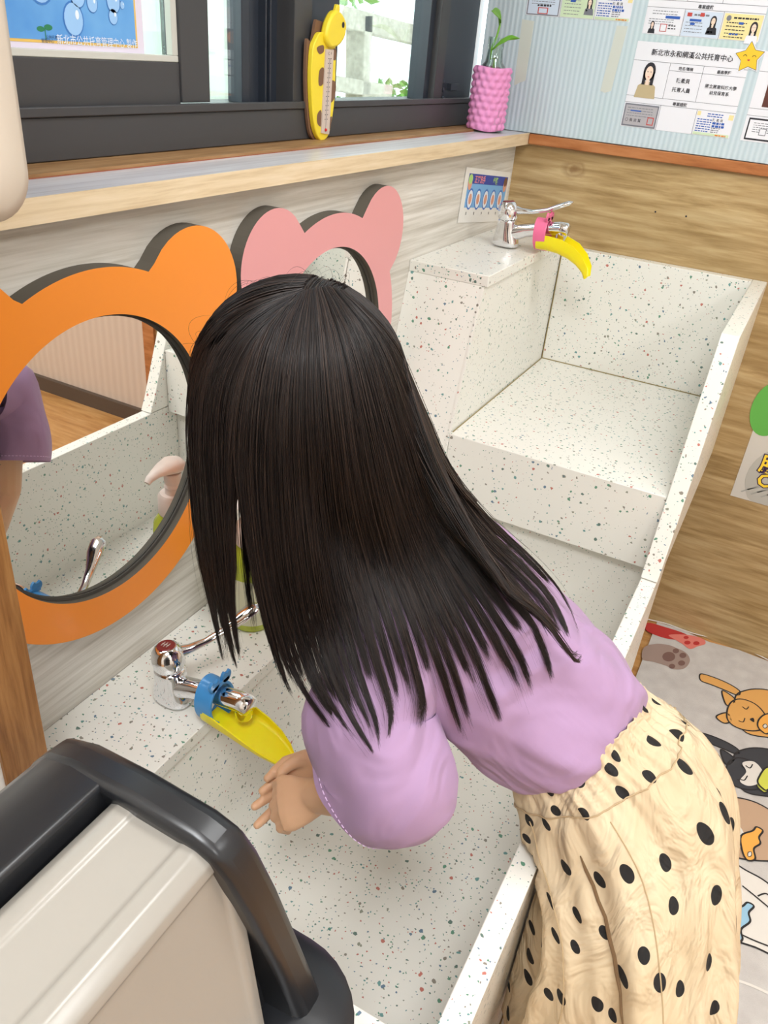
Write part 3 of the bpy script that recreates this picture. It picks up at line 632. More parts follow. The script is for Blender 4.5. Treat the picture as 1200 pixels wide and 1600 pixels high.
            P4(u0, v0, u1, v1, 3, 5); P4(u0+.01, v0+.012, u1-.01, v1-.012, 3.5, 7); P4(u0+.12, v0+.02, u0+.22, v0+.04, 5, 3); lines(4, 5, u0+.04, u1-.05, v0+.06, v0+.14, .007); lines(1, 2, u0+.1, u0+.24, v0+.15, v0+.15, .02); P4(u0+.11, v1-.09, u0+.21, v1-.015, 5, 4); P4(u0+.12, v1-.08, u0+.20, v1-.025, 6, 7)
        elif kd == 'green_id':
            P4(u0, v0, u1, v1, 3, 9); P4(u0+.08, v0+.07, u0+.13, v0+.10, 5, 3); lines(6, 5, u0+.03, u1-.13, v0+.04, v1-.04, .007); face(u1-.05, v0+.09, .6, 5); lines(1, 2, u1-.08, u1-.05, v1-.1, v1-.1, .02)
        elif kd == 'black_cert':
            P4(u0+.02, v0+.01, u1-.01, v1-.01, 3, 2); P4(u0+.032, v0+.03, u1-.022, v1-.03, 3.5, 0); lines(5, 5, u0+.07, u1-.06, v0+.06, v0+.16, .008); P4(u0+.13, v0+.12, u0+.19, v0+.2, 5, 5); P4(u0+.136, v0+.128, u0+.184, v0+.192, 6, 0); lines(1, 3, u0+.2, u1-.06, v0+.1, v0+.1, .02)
    o = mb.build('staff_sheet', SM, fix=False); tag(o, label, 'notice', 'staff sheets on the ribbed board'); return o
sheet(pl(969, 196), 'white staff sheet with a portrait in a plaid blouse, below the yellow star', ['grey', 'blank', 'text'], 'woman', True, 2)
sheet(pl(1003, 52), 'white staff sheet at the top edge with a yellow card at its lower right', ['white_id', 'blue_id', 'yellow_id'], None, False, 3)
sheet(pl(821, 23), 'white staff sheet above the two tape strips with a green card in its bottom row', ['blue_cert', 'green_id', 'text'], None, False, 4)
sheet(pl(1156, 219), 'white staff sheet cut by the right edge, right of the plaid portrait sheet', ['black_cert', 'blank', 'blank'], 'dark', False, 5)
for l, lab in (([(816, 30), (835, 33), (821, 126), (812, 129), (803, 134)], 'strip of old clear tape left of the other, below the green card sheet'), ([(964, 40), (981, 41), (955, 142), (945, 145), (938, 142)], 'strip of old clear tape under the right corner of the green card sheet')):
    a_ = [at(x, y, 0, BX+.0003) for x, y in l]; o = MB().prism(a_, [v+NX*.0005 for v in a_]).build('tape_strip', M_TAPE); tag(o, lab, 'tape', 'tape strips on the ribbed board')
sc_ = pl(1171, 90); mb = MB()
def star(R_, k, mi, back=None):
    pts = []
    for j in range(10):
        a = -PI/2*-1+2*PI*j/10+.12; r_ = R_ if j % 2 == 0 else R_*.56
        pts.append(sc_+Vector((-.0012-.0003*k, -r_*math.cos(a), r_*math.sin(a))))
    if back: mb.prism([p+Vector((.0012, 0, 0)) for p in pts], pts, mi)
    else: mb.poly(pts, mi)
star(.0335, 0, 0, True); star(.0300, 1, 1); star(.0285, 2, 2)
for sgn in (-1, 1):
    mb.tube([sc_+Vector((-.0022, -(.009*sgn+.0035*math.cos(a)), .0015+.003*math.sin(a))) for a in [PI*j/6 for j in range(7)]], .0005, 5, 1)
mb.poly([sc_+Vector((-.0022, -.0028*math.cos(a), -.0035+(.0028*math.sin(a) if math.sin(a) < 0 else 0))) for a in [2*PI*j/16 for j in range(16)]], 3)
tag(mb.build('star_sticker', [M_PAPER, M_INK, M_STAR, M_REDINK], fix=False), 'yellow smiling star sticker on the ribbed board', 'sticker')
# ------------------------------------------------------------------ poster on the oak wall
PX = -.0012; e = at(1141, 774, 0, PX); mb = MB(); y0 = e.y; z0 = e.z
mb.box(-.0004, PX, y0, y0-.33, z0, z0+.47, 0)
def pw(y, z, k): return (PX-.0002*k, y, z)
mb.poly([pw(y0-.0, z0+.27, 1), pw(y0-.33, z0+.27, 1), pw(y0-.33, z0+.47, 1), pw(y0, z0+.47, 1)], 1)
mb.poly([pw(y0, z0+.19, 1.5), pw(y0-.33, z0+.19, 1.5), pw(y0-.33, z0+.27, 1.5), pw(y0, z0+.27, 1.5)], 2)
cc = (y0-.125, z0+.07)
mb.poly([pw(cc[0]-.105*math.cos(a), cc[1]+.105*math.sin(a), 2) if cc[1]+.105*math.sin(a) > z0 else pw(cc[0]-.105*math.cos(a), z0+.001, 2) for a in [2*PI*k/40 for k in range(40)]], 3)
for k in range(7):
    a0 = y0-.02-.012*k; mb.poly([pw(a0, z0+.02+.01*(k % 2), 3), pw(a0-.05, z0+.06, 3), pw(a0-.053, z0+.058, 3), pw(a0-.003, z0+.018+.01*(k % 2), 3)], 4)
gc = at(1203, 640, 0, PX); mb.poly([pw(gc.y-.042*math.cos(a), gc.z+.07*math.sin(a), 3) for a in [2*PI*k/30 for k in range(30)]], 5)
for s_, (px_, py_), h_ in (('腸病毒', (1184, 733), .052), ('Only', (1180, 757), .05)):
    q = at(px_, py_, 0, PX)
    text_mesh(mb, s_[0], Vector(pw(q.y, q.z, 4)), (0, -1, 0), (0, 0, 1), h_, 6, bold=.07); text_mesh(mb, s_[0], Vector(pw(q.y, q.z, 6)), (0, -1, 0), (0, 0, 1), h_, 7, bold=.02)
o = mb.build('wall_poster', [mat('poster_grey', srgb(208, 204, 196), .5), mat('poster_palegreen', srgb(206, 210, 158), .5), mat('poster_peach', srgb(228, 204, 180), .5), mat('poster_dimgrey', srgb(186, 184, 176), .5), mat('poster_stripe', srgb(168, 168, 162), .5), mat('poster_leafgreen', srgb(98, 176, 78), .5), mat('poster_purple', srgb(56, 36, 72), .5), mat('poster_yellow', srgb(250, 216, 60), .5)], fix=False)
tag(o, 'health poster with yellow lettering on the oak wall right of the raised sink', 'poster')
mb = MB()
for x, y in ((1024, 331), (1072, 338)): p_ = at(x, y, 0, -.0003); mb.lathe(p_, [(.0022, 0), (.0018, .0006)], 10, 0, (-1, 0, 0))
hs = mb.build('wall_screw_holes', M_INK); struct(hs)  # two dark discs drawn as screw holes in the oak wall
# ================================================================== RUG WITH CARTOON CATS
RZ = .006; mb = MB(); M_RUG = mat('rug_pile', srgb(188, 182, 176), .95); t = NT(M_RUG); nz = t.n('ShaderNodeTexNoise', {'Vector': t.coord(), 'Scale': 26.0, 'Detail': 3.0}); t.out('Base Color', t.ramp(nz.outputs[0], [(.3, srgb(190, 184, 180)), (.7, srgb(204, 199, 194))])); n2 = t.n('ShaderNodeTexNoise', {'Vector': t.coord(), 'Scale': 600.0}); t.bump(n2.outputs[0], .4, .002)
edge = [(-.012, -.6535), (-.006, -.72), (-.02, -.80), (-.008, -.88), (-.012, -.96), (-.02, -1.05), (-.01, -1.16), (-.6, -1.17), (-1.5, -1.17), (-1.5, -.6535)]
mb.prism([(x, y, 0.0008) for x, y in edge], [(x, y, RZ) for x, y in edge], 0)
def gz(l, k): return [tuple(at(x, y, 2, RZ+.0003*k)) for x, y in l]
def blob(l, mi, k=2, w_=3.0, closed=True, fill=True, out=1, n=5):
    s2 = smooth2(l, n) if closed else l
    if not closed:
        s2 = []
        for i in range(len(l)-1):
            p0, p1, p2, p3 = [Vector(l[max(0, min(len(l)-1, i+j-1))]) for j in range(4)]
            for j in range(n):
                t_ = j/n; s2.append(tuple(.5*((2*p1)+(-p0+p2)*t_+(2*p0-5*p1+4*p2-p3)*t_*t_+(-p0+3*p1-3*p2+p3)*t_**3)))
        s2.append(l[-1])
    if fill: mb.poly(gz(s2, k), mi)
    if w_:
        g = [Vector(v) for v in gz(s2, k+1)]; m_ = len(g); L_ = []; R_ = []
        for i in range(m_):
            a = g[(i-1) % m_] if closed else g[max(0, i-1)]; b = g[(i+1) % m_] if closed else g[min(m_-1, i+1)]
            n_ = Vector((-(b-a).y, (b-a).x, 0)).normalized()*w_*.00065; L_.append(g[i]-n_); R_.append(g[i]+n_)
        mb.add(L_+R_, [(i, (i+1) % m_, m_+(i+1) % m_, m_+i) for i in range(m_ if closed else m_-1)], out)
# white edging
blob([(1004, 966), (1040, 974), (1085, 990), (1130, 1000), (1170, 1016), (1206, 1034)], 2, 2, 4, False, False, 2)
# red sleeve and pink paw, brown paw
blob([(1010, 985), (1012, 973), (1040, 980), (1070, 990), (1078, 998), (1060, 1000), (1035, 996)], 3, 2, 0)
blob([(1045, 992), (1075, 992), (1098, 998), (1102, 1006), (1090, 1010), (1078, 1014), (1066, 1006), (1056, 1000)], 4, 3, 0)
for c_, r_ in (((1074, 1004), 5), ((1088, 1005), 5), ((1072, 996), 4)): blob([(c_[0]+r_*math.cos(a), c_[1]+r_*.6*math.sin(a)) for a in [2*PI*k/8 for k in range(8)]], 3, 4, 0)
blob([(1006, 1012), (1025, 1006), (1045, 1008), (1056, 1012), (1072, 1020), (1078, 1032), (1070, 1044), (1054, 1046), (1040, 1040), (1020, 1034), (1004, 1030)], 5, 2, 0)
for c_, r_ in (((1045, 1026), 10), ((1056, 1017), 5), ((1067, 1024), 5.5), ((1065, 1036), 5.5), ((1050, 1041), 5)): blob([(c_[0]+r_*math.cos(a), c_[1]+r_*.75*math.sin(a)) for a in [2*PI*k/8 for k in range(8)]], 6, 4, 0)
def cat(dx, dy, body_c, face_c, fish_c, tail=True, whiskers=True):
    D = lambda l: [(x+dx, y+dy) for x, y in l]
    if tail: blob(D([(1093, 1056), (1098, 1053), (1120, 1060), (1142, 1070), (1156, 1080), (1152, 1086), (1132, 1078), (1112, 1070), (1096, 1064)]), body_c, 2)
    blob(D([(1148, 1092), (1168, 1078), (1200, 1078), (1230, 1090), (1240, 1150), (1200, 1152), (1160, 1140)]), body_c, 3)
    blob(D([(1128, 1082), (1132, 1080), (1148, 1092), (1142, 1102), (1134, 1100)]), face_c, 4); blob(D([(1120, 1122), (1122, 1117), (1136, 1114), (1142, 1126), (1132, 1130)]), face_c, 4)
    blob(D([(1140, 1100), (1156, 1092), (1180, 1100), (1196, 1118), (1196, 1136), (1176, 1142), (1150, 1136), (1136, 1122)]), face_c, 5)
    blob(D([(1160, 1104), (1166, 1108), (1170, 1104)]), 1, 7, 2, False, False); blob(D([(1154, 1126), (1161, 1128), (1164, 1122)]), 1, 7, 2, False, False)
    blob(D([(1172, 1124), (1177, 1122), (1178, 1128)]), 1, 7, 1)
    blob(D([(1186, 1124), (1196, 1116), (1212, 1116), (1216, 1130), (1200, 1146), (1190, 1142), (1184, 1134)]), fish_c, 8)
    blob(D([(1192, 1134), (1196, 1131), (1199, 1135), (1195, 1138)]), 2, 10, 1.4)
cat(0, 0, 7, 7, 8)
cat(-2, 92, 9, 9, 10); blob([(1160, 1192), (1178, 1190), (1192, 1206), (1188, 1222), (1170, 1228), (1156, 1220), (1166, 1206)], 2, 12, 0); blob([(1165, 1196), (1172, 1200), (1176, 1194)], 1, 14, 2, False, False); blob([(1156, 1217), (1163, 1219), (1168, 1212)], 1, 14, 2, False, False)
blob([(1186, 1214), (1196, 1200), (1212, 1198), (1216, 1214), (1200, 1234), (1190, 1230), (1184, 1222)], 10, 15)
# beige cat
blob([(1118, 1262), (1124, 1250), (1150, 1246), (1190, 1258), (1230, 1290), (1230, 1340), (1160, 1342), (1128, 1322)], 11, 3)
blob([(1122, 1290), (1130, 1276), (1150, 1284), (1164, 1306), (1160, 1322), (1140, 1326), (1126, 1318)], 2, 5, 0); blob([(1132, 1286), (1137, 1293), (1142, 1288)], 1, 7, 2, False, False); blob([(1142, 1308), (1148, 1304), (1152, 1310)], 1, 7, 1.5)
blob([(1158, 1306), (1176, 1298), (1182, 1292), (1192, 1298), (1186, 1308), (1188, 1318), (1178, 1326), (1180, 1342), (1168, 1344), (1160, 1330)], 8, 8); blob([(1169, 1332), (1174, 1331), (1174, 1337), (1169, 1338)], 2, 10, 1.2)
# white cat
blob([(1116, 1352), (1140, 1346), (1166, 1360), (1200, 1380), (1240, 1420), (1240, 1500), (1180, 1480), (1130, 1460), (1110, 1420)], 2, 3)
blob([(1160, 1384), (1180, 1400), (1204, 1420)], 1, 6, 2.4, False, False); blob([(1184, 1400), (1196, 1396), (1206, 1402)], 1, 6, 2.4, False, False)
blob([(1142, 1424), (1160, 1416), (1168, 1410), (1178, 1416), (1170, 1426), (1172, 1440), (1158, 1452), (1160, 1468), (1148, 1474), (1140, 1462)], 12, 8); blob([(1149, 1460), (1154, 1458), (1155, 1464), (1150, 1466)], 2, 10, 1.2)
blob([(1158, 1460), (1180, 1470), (1206, 1480)], 1, 6, 2.4, False, False)
blob([(1120, 1528), (1145, 1530), (1175, 1540), (1205, 1554)], 2, 2, 4, False, False, 2)
o = mb.build('floor_rug', [M_RUG, mat('rug_black', srgb(44, 42, 42), .95), mat('rug_white', srgb(222, 216, 208), .95), mat('rug_red', srgb(186, 52, 48), .95), mat('rug_salmon', srgb(222, 124, 112), .95), mat('rug_taupe', srgb(160, 138, 128), .95), mat('rug_brown', srgb(122, 92, 84), .95), mat('rug_orange', srgb(220, 164, 92), .95), mat('rug_gold', srgb(236, 170, 80), .95), mat('rug_charcoal', srgb(62, 62, 66), .95), mat('rug_lime', srgb(206, 208, 84), .95), mat('rug_beige', srgb(190, 158, 130), .95), mat('rug_skyblue', srgb(150, 190, 214), .95)], fix=False)
tag(o, 'grey floor rug printed with cats holding fish, beside the trough', 'rug')
# ================================================================== LIDDED BIN AND DISPENSER
def rrect(cx, cy, hx, hy, z, r, n=8, dz=None):
    pts = []
    for sx_, sy_, a0 in ((1, 1, 0), (-1, 1, PI/2), (-1, -1, PI), (1, -1, 3*PI/2)):
        for k in range(n+1):
            a = a0+PI/2*k/n; x = cx+sx_*(hx-r)+r*math.cos(a); y = cy+sy_*(hy-r)+r*math.sin(a); pts.append((x, y, z+(dz(x, y) if dz else 0)))
    return pts
W = empty('waste_bin', (-1.99, -.44, 0), 'black waste bin with cream swing flap in the near left corner', 'bin')
BXC, BYC = -1.985, -.437
mb = MB(); mb.loft([rrect(BXC, BYC, .205, .115, .0, .05), rrect(BXC, BYC, .215, .125, .02, .05), rrect(BXC, BYC, .236, .140, .722, .06)], 0)
mb.build('bin_body', M_BLACKP, W, smooth=True)
mb = MB(); mb.loft([rrect(BXC, BYC, .238, .142, .735, .06), rrect(BXC, BYC, .260, .160, .740, .07), rrect(BXC, BYC, .262, .162, .763, .07), rrect(BXC, BYC, .254, .155, .770, .07), rrect(BXC, BYC, .230, .11, .770, .06)], 0); mb.build('bin_rim', M_BLACKP, W, smooth=True)
# lid: hollow housing open towards the room, closed at both ends by arched cheeks
def prof_x(pr, xa, xb): return [(xa, y, z) for y, z in pr], [(xb, y, z) for y, z in pr]
cheek = [(-.313, .690), (-.328, .86), (-.352, .945), (-.382, .980), (-.408, .992), (-.455, .996), (-.505, .992), (-.524, .983), (-.533, .962), (-.541, .92), (-.548, .86), (-.556, .79), (-.566, .735), (-.570, .690)]
def cheek_at(x, k): # cheeks lean inwards towards the top
    return [(x-k*max(0, z-.752)*.22, y*(1-.0)+(.0), z) for y, z in cheek]
for xa, xb, nm in ((-1.750, -1.777, 1), (-2.225, -2.198, -1)):
    MB().prism(cheek_at(xa, nm), cheek_at(xb, nm)).build('lid_cheek', M_BLACKP, W, bevel=.008, seg=4)
back_p = [(-.316, .752), (-.329, .86), (-.353, .945), (-.383, .979), (-.409, .9905), (-.437, .992), (-.437, .950), (-.50, .94), (-.515, .86), (-.530, .752)]
xk = lambda z, x: x-max(0, z-.752)*.22
MB().prism([(xk(z, -1.762), y, z) for y, z in back_p], [(-2.205, y, z) for y, z in back_p]).build('lid_shell', M_BLACKP, W, bevel=.004, seg=3)
bm2 = bmesh.new()
fp = [(-.440, .960), (-.442, .978), (-.450, .984), (-.508, .981), (-.517, .974), (-.550, .775), (-.52, .770)]
xe = lambda z: -1.806-max(0, .98-z)*.02
A_ = [bm2.verts.new((xe(z), y, z)) for y, z in fp]; B_ = [bm2.verts.new((-2.185, y, z)) for y, z in fp]
fcs = [bm2.faces.new((A_[i], A_[(i+1) % 7], B_[(i+1) % 7], B_[i])) for i in range(7)]; bm2.faces.new(list(reversed(A_))); bm2.faces.new(B_)
bmesh.ops.recalc_face_normals(bm2, faces=bm2.faces)
big = [fcs[2], fcs[4]]
for f_ in big: bmesh.ops.inset_region(bm2, faces=[f_], thickness=.013, depth=0); bmesh.ops.inset_region(bm2, faces=[f_], thickness=.004, depth=-.0025)
me = bpy.data.meshes.new('swing_flap'); bm2.to_mesh(me); bm2.free(); me.materials.append(M_CREAMP); me.polygons.foreach_set('use_smooth', [True]*len(me.polygons))
o = bpy.data.objects.new('swing_flap', me); COL.objects.link(o); o.parent = W
b_ = o.modifiers.new('bevel', 'BEVEL'); b_.width = .004; b_.segments = 3; b_.limit_method = 'ANGLE'; b_.angle_limit = math.radians(20)
MB().box(-1.812, -1.804, -.514, -.506, .972, .984).build('hinge_pin', M_BLACKP, W, bevel=.001)
# ------------------------------------------------------------------ dispenser
Dn = empty('wall_dispenser', (-1.80, -.17, 1.262), 'beige rounded dispenser box on the wall at the top left', 'dispenser')
mb = MB(); 
def drr(y, i): return [(x, y, z) for x, z, _ in [(p[0], p[1], 0) for p in rrect(-1.80, 1.45, .150-i, .188-i, 0, .030-i*.3, 8)]]
mb.loft([drr(-.1045, 0), drr(-.225, 0), drr(-.237, .004), drr(-.243, .012), drr(-.244, .03)], 0)
mb.build('dispenser_cover', M_DISP, Dn, smooth=True, angle=60)
MB().box(-1.86, -1.74, -.21, -.13, 1.256, 1.264).build('outlet', M_DISP, Dn, bevel=.002)
B.scale = (1.10, 1.10, 1.19)
relink(Dn); relink(W)
# ================================================================== THE GIRL
M_SKIN = mat('skin', srgb(218, 172, 136), .5, Subsurface_Weight=.12, Subsurface_Scale=.01)
M_SKIN.node_tree.nodes['Principled BSDF'].inputs['Subsurface Radius'].default_value = (1, .4, .25)
M_SHIRT = mat('lilac_cotton', srgb(170, 138, 174), .85, Sheen_Weight=.1)
M_HAIR = mat('black_hair', srgb(30, 22, 21), .42); t = NT(M_HAIR); gi_ = t.n('ShaderNodeNewGeometry')
t.out('Base Color', t.ramp(gi_.outputs['Random Per Island'], [(0, srgb(20, 15, 15)), (.6, srgb(34, 26, 25)), (1, srgb(66, 51, 44))]))
M_STITCH = mat('stitching', srgb(226, 196, 232), .8)
M_SKIRT = mat('cream_polka_cotton', srgb(236, 214, 174), .85); t = NT(M_SKIRT)
uvn = t.n('ShaderNodeUVMap'); 
v = t.n('ShaderNodeTexVoronoi', {'Vector': uvn.outputs[0], 'Scale': 20.0, 'Randomness': .66}, voronoi_dimensions='2D')
wn = t.n('ShaderNodeTexNoise', {'Vector': t.coord(), 'Scale': 9.0, 'Detail': 4.0})
base_ = t.ramp(wn.outputs[0], [(.35, srgb(206, 184, 150)), (.65, srgb(218, 198, 166))])
sepc = t.n('ShaderNodeSeparateColor', {0: v.outputs['Color']})
dot = t.math('LESS_THAN', v.outputs['Distance'], t.math('MULTIPLY_ADD', sepc.outputs[0], .04, .135))
t.out('Base Color', t.mix(dot, base_, srgb(28, 26, 26)))
wr = t.n('ShaderNodeTexNoise', {'Vector': t.coord((1, 1, .45)), 'Scale': 15.0, 'Detail': 3.0, 'Distortion': 1.8}); t.bump(wr.outputs[0], .8, .022)
t = NT(M_SHIRT); wr = t.n('ShaderNodeTexNoise', {'Vector': t.coord((1, 1, 1)), 'Scale': 8.5, 'Detail': 2.0, 'Distortion': 1.3}); t.bump(wr.outputs[0], .75, .024)
FW = Vector((-.24, .97, 0)).normalized(); LF = Vector((-.97, -.24, 0)).normalized()      # facing, and her left
HC = Vector((-1.417, -.309, 1.082)); F_H = Vector((-.28, .58, -.76)).normalized(); L_H = LF.copy(); U_H = L_H.cross(F_H).normalized() if L_H.cross(F_H).z > 0 else -L_H.cross(F_H).normalized(); L_H = F_H.cross(U_H)*-1
G_ = empty('girl', (-1.30, -.80, 0), 'person with long black hair in lilac shirt and polka dot skirt, bending to wash hands', 'person')
def V3(*a): return Vector(a)
NECK = V3(-1.368, -.390, .915)
spine = [(NECK, .040, .038), (V3(-1.350, -.415, .882), .085, .060), (V3(-1.335, -.455, .842), .105, .078), (V3(-1.312, -.52, .785), .098, .080), (V3(-1.295, -.58, .73), .092, .078), (V3(-1.283, -.63, .685), .085, .075), (V3(-1.285, -.70, .62), .098, .088), (V3(-1.31, -.760, .54), .105, .080)]
def ell_rings(sp, n=28, lat=LF):
    rings = []
    for i, (c, rx, ry) in enumerate(sp):
        tg = (sp[min(i+1, len(sp)-1)][0]-sp[max(0, i-1)][0]).normalized(); l = (lat-tg*lat.dot(tg)).normalized(); f = tg.cross(l).normalized()
        rings.append([c+l*rx*math.cos(2*PI*k/n)+f*ry*math.sin(2*PI*k/n) for k in range(n)])
    return rings
bm_ = MB()
def limb(pts, rad, n=14):
    bm_.tube(pts, rad, n)
    for p_, r_ in ((pts[0], rad[0]), (pts[-1], rad[-1])): bm_.ball(p_, r_, 12, 8)
bm_.loft(ell_rings(spine))
limb([NECK+V3(0, -.02, -.02), HC+U_H*-.03+F_H*-.02], [.036, .034])
# head
def hp(a, b, c): return HC+L_H*a+F_H*b+U_H*c      # her left, forwards, up
def ellip(c, r, ax=(None,), n=20, m=14):
    r = [q_*.94 for q_ in r]
    A, B_, C_ = ax; bm_.loft([[c+A*(r[0]*math.sin(p)*math.cos(q))+B_*(r[1]*math.sin(p)*math.sin(q))+C_*(r[2]*math.cos(p)) for q in [2*PI*k/n for k in range(n)]] for p in [PI*(j+.05)/(m-.9) for j in range(m)]])
HX = (L_H, F_H, U_H)
ellip(hp(0, -.008, .018), (.076, .090, .082), HX); ellip(hp(0, .018, -.035), (.060, .066, .062), HX); ellip(hp(0, .050, -.078), (.022, .022, .016), HX)
for s_ in (-1, 1):
    ellip(hp(.040*s_, .046, -.045), (.024, .026, .024), HX); ellip(hp(.078*s_, -.004, -.022), (.008, .016, .024), HX); ellip(hp(.030*s_, .070, -.008), (.014, .012, .012), HX)
    ellip(hp(.010*s_, .088, -.038), (.008, .008, .006), HX)
bm_.tube([hp(0, .080, -.004), hp(0, .090, -.022), hp(0, .100, -.036)], [.006, .0075, .0095], 10); ellip(hp(0, .098, -.036), (.010, .010, .008), HX)
ellip(hp(0, .080, -.058), (.019, .010, .005), HX); ellip(hp(0, .077, -.067), (.016, .010, .005), HX)
# arms
S_L = V3(-1.432, -.440, .838); E_L = atd(632, 1243, .915); W_L = atd(497, 1243, 1.03)
S_R = V3(-1.250, -.410, .838); E_R = V3(-1.285, -.40, .675); W_R = atd(508, 1188, 1.10)
limb([S_L, S_L.lerp(E_L, .5), E_L], [.040, .034, .029]); limb([E_L, E_L.lerp(W_L, .35), W_L], [.029, .0295, .0215])
limb([S_R, S_R.lerp(E_R, .5), E_R], [.040, .034, .029]); limb([E_R, E_R.lerp(W_R, .35), W_R], [.028, .028, .020])
def finger(pts, r0, r1): 
    n_ = len(pts); limb(pts, [r0+(r1-r0)*i/(n_-1) for i in range(n_)], 10)
# left hand: back of the hand up, fingers curled under
def PX3(l): return [atd(*p_) for p_ in l]
PL = PX3([(497, 1243, 1.032), (478, 1250, 1.045), (455, 1255, 1.058), (440, 1260, 1.066)])
def palm(pts, wid, th, wdir):
    rings = []
    for i, c in enumerate(pts):
        tg = (pts[min(i+1, len(pts)-1)]-pts[max(0, i-1)]).normalized(); l = (wdir-tg*wdir.dot(tg)).normalized(); f = tg.cross(l)
        rings.append([c+l*wid[i]*math.cos(a)+f*th[i]*math.sin(a) for a in [2*PI*k/16 for k in range(16)]])
    bm_.loft(rings)
dnL = (atd(468, 1300, 1.05)-atd(462, 1210, 1.06)).normalized()
palm(PL, [.022, .028, .034, .032], [.019, .017, .0155, .012], dnL)
knL = [atd(x, y, d) for x, y, d in ((446, 1230, 1.064), (442, 1246, 1.066), (443, 1264, 1.066), (450, 1282, 1.064))]
for i, k_ in enumerate(knL):
    tip = [(432, 1240, 1.085), (427, 1258, 1.088), (429, 1277, 1.088), (438, 1294, 1.082)][i]
    t2_ = [(444, 1254, 1.112), (440, 1270, 1.114), (442, 1284, 1.112), (450, 1297, 1.10)][i]
    finger([PL[2].lerp(k_, .3), k_, atd(*tip), atd(*t2_)], .0085, .0062)
finger([atd(478, 1232, 1.05), atd(456, 1222, 1.058), atd(440, 1220, 1.07), atd(432, 1226, 1.085)], .010, .007)
# right hand beyond it, palm up and cupped, fingers reaching out to the left
PR = PX3([(508, 1188, 1.10), (486, 1198, 1.105), (462, 1208, 1.11), (446, 1222, 1.118)])
dnR = (atd(470, 1245, 1.13)-atd(465, 1185, 1.09)).normalized()
palm(PR, [.021, .028, .032, .031], [.018, .016, .0135, .010], dnR)
for i, (a_, b_, c_) in enumerate((((446, 1200, 1.10), (432, 1204, 1.105), (418, 1216, 1.10)), ((444, 1214, 1.115), (426, 1224, 1.115), (410, 1236, 1.112)), ((440, 1232, 1.125), (416, 1248, 1.12), (398, 1260, 1.115)), ((442, 1250, 1.13), (420, 1272, 1.125), (402, 1289, 1.12)))):
    finger([PR[3].lerp(atd(*a_), .3), atd(*a_), atd(*b_), atd(*c_)], .0082, .0060)
finger([atd(486, 1190, 1.095), atd(464, 1190, 1.085), atd(448, 1198, 1.08), atd(440, 1206, 1.082)], .0095, .007)
# legs and feet
for s_ in (-1, 1):
    hip = V3(-1.31, -.760, .54)+LF*(.052*s_); kn = V3(-1.315, -.775, .285)+LF*(.055*s_); an = V3(-1.31, -.80, .055)+LF*(.055*s_)
    limb([hip, hip.lerp(kn, .5), kn], [.070, .058, .042], 16); limb([kn, kn.lerp(an, .3), an], [.040, .041, .025], 16)
    limb([an+V3(0, 0, -.025), an+FW*.05+V3(0, 0, -.034), an+FW*.105+V3(0, 0, -.040)], [.026, .022, .0145], 12)
body = bm_.build('body', M_SKIN, G_, smooth=True, angle=180)
rm = body.modifiers.new('skin_surface', 'REMESH'); rm.mode = 'VOXEL'; rm.voxel_size = .0026; rm.use_smooth_shade = True
sm = body.modifiers.new('soften', 'SMOOTH'); sm.factor = .5; sm.iterations = 4
M_EYE = mat('eye_dark', (.02, .015, .012), .2); M_LIP = mat('lip', srgb(200, 120, 110), .5)
for s_ in (-1, 1):
    MB().tube([hp(.030*s_-.012, .0815, -.011), hp(.030*s_, .085, -.014), hp(.030*s_+.012, .0815, -.011)], [.0008, .0016, .0008], 8).build('eyelashes', M_EYE, G_, smooth=True)
    MB().tube([hp(.030*s_-.014, .086, .012), hp(.030*s_, .089, .016), hp(.030*s_+.015, .081, .013)], [.0008, .0018, .0008], 8).build('eyebrow', M_EYE, G_, smooth=True)
MB().tube([hp(-.017, .083, -.062), hp(0, .0905, -.0625), hp(.017, .083, -.062)], [.001, .0024, .001], 8).build('lips', M_LIP, G_, smooth=True)
# ---- shirt
def fold(p_, amp, f=1.0):
    return amp*(math.sin(p_.x*47*f+p_.z*31*f+1.3)+.6*math.sin(p_.y*61*f-p_.z*43*f+p_.x*20)+.4*math.sin(p_.x*90*f+p_.y*77*f))
def spline_sp(sp, m):
    out = []; L = len(sp)
    for i in range(L-1):
        P_ = [sp[max(0, min(L-1, i+k-1))] for k in range(4)]
        for j in range(m):
            t_ = j/m; cr = lambda a, b, c, d: .5*((2*b)+(-a+c)*t_+(2*a-5*b+4*c-d)*t_*t_+(-a+3*b-3*c+d)*t_**3)
            out.append(tuple(cr(*[q[k] for q in P_]) for k in range(len(sp[0]))))
    out.append(tuple(sp[-1])); return out
sh = [(NECK+V3(0, .004, -.002), .047, .044), (V3(-1.358, -.408, .893), .075, .060), (V3(-1.345, -.430, .870), .112, .076), (V3(-1.335, -.468, .833), .126, .092), (V3(-1.318, -.52, .782), .120, .098), (V3(-1.302, -.572, .735), .116, .102), (V3(-1.290, -.612, .703), .113, .102), (V3(-1.284, -.632, .685), .104, .094), (V3(-1.282, -.645, .672), .092, .082)]
sp2 = spline_sp(sh, 7); rings = ell_rings(sp2, 96)
for i, r_ in enumerate(rings):
    w_ = min(1, i/10)*min(1, (len(rings)-1-i)/5+.25); c = Vector(sp2[i][0]); 
    rings[i] = [p_+(p_-c).normalized()*((fold(p_, .0045)+fold(p_, .0032, .55)+.0030*max(0, math.sin(p_.z*150+p_.x*60-p_.y*40))*max(0, 1-abs(i-40)/26))*w_+.003*math.sin(23*2*PI*k/96+p_.z*8)*max(0, 1-(len(rings)-1-i)/14)) for k, p_ in enumerate(r_)]
mb = MB(); mb.loft(rings, 0, False); shirt = mb.build('shirt', M_SHIRT, G_, smooth=True, angle=180)
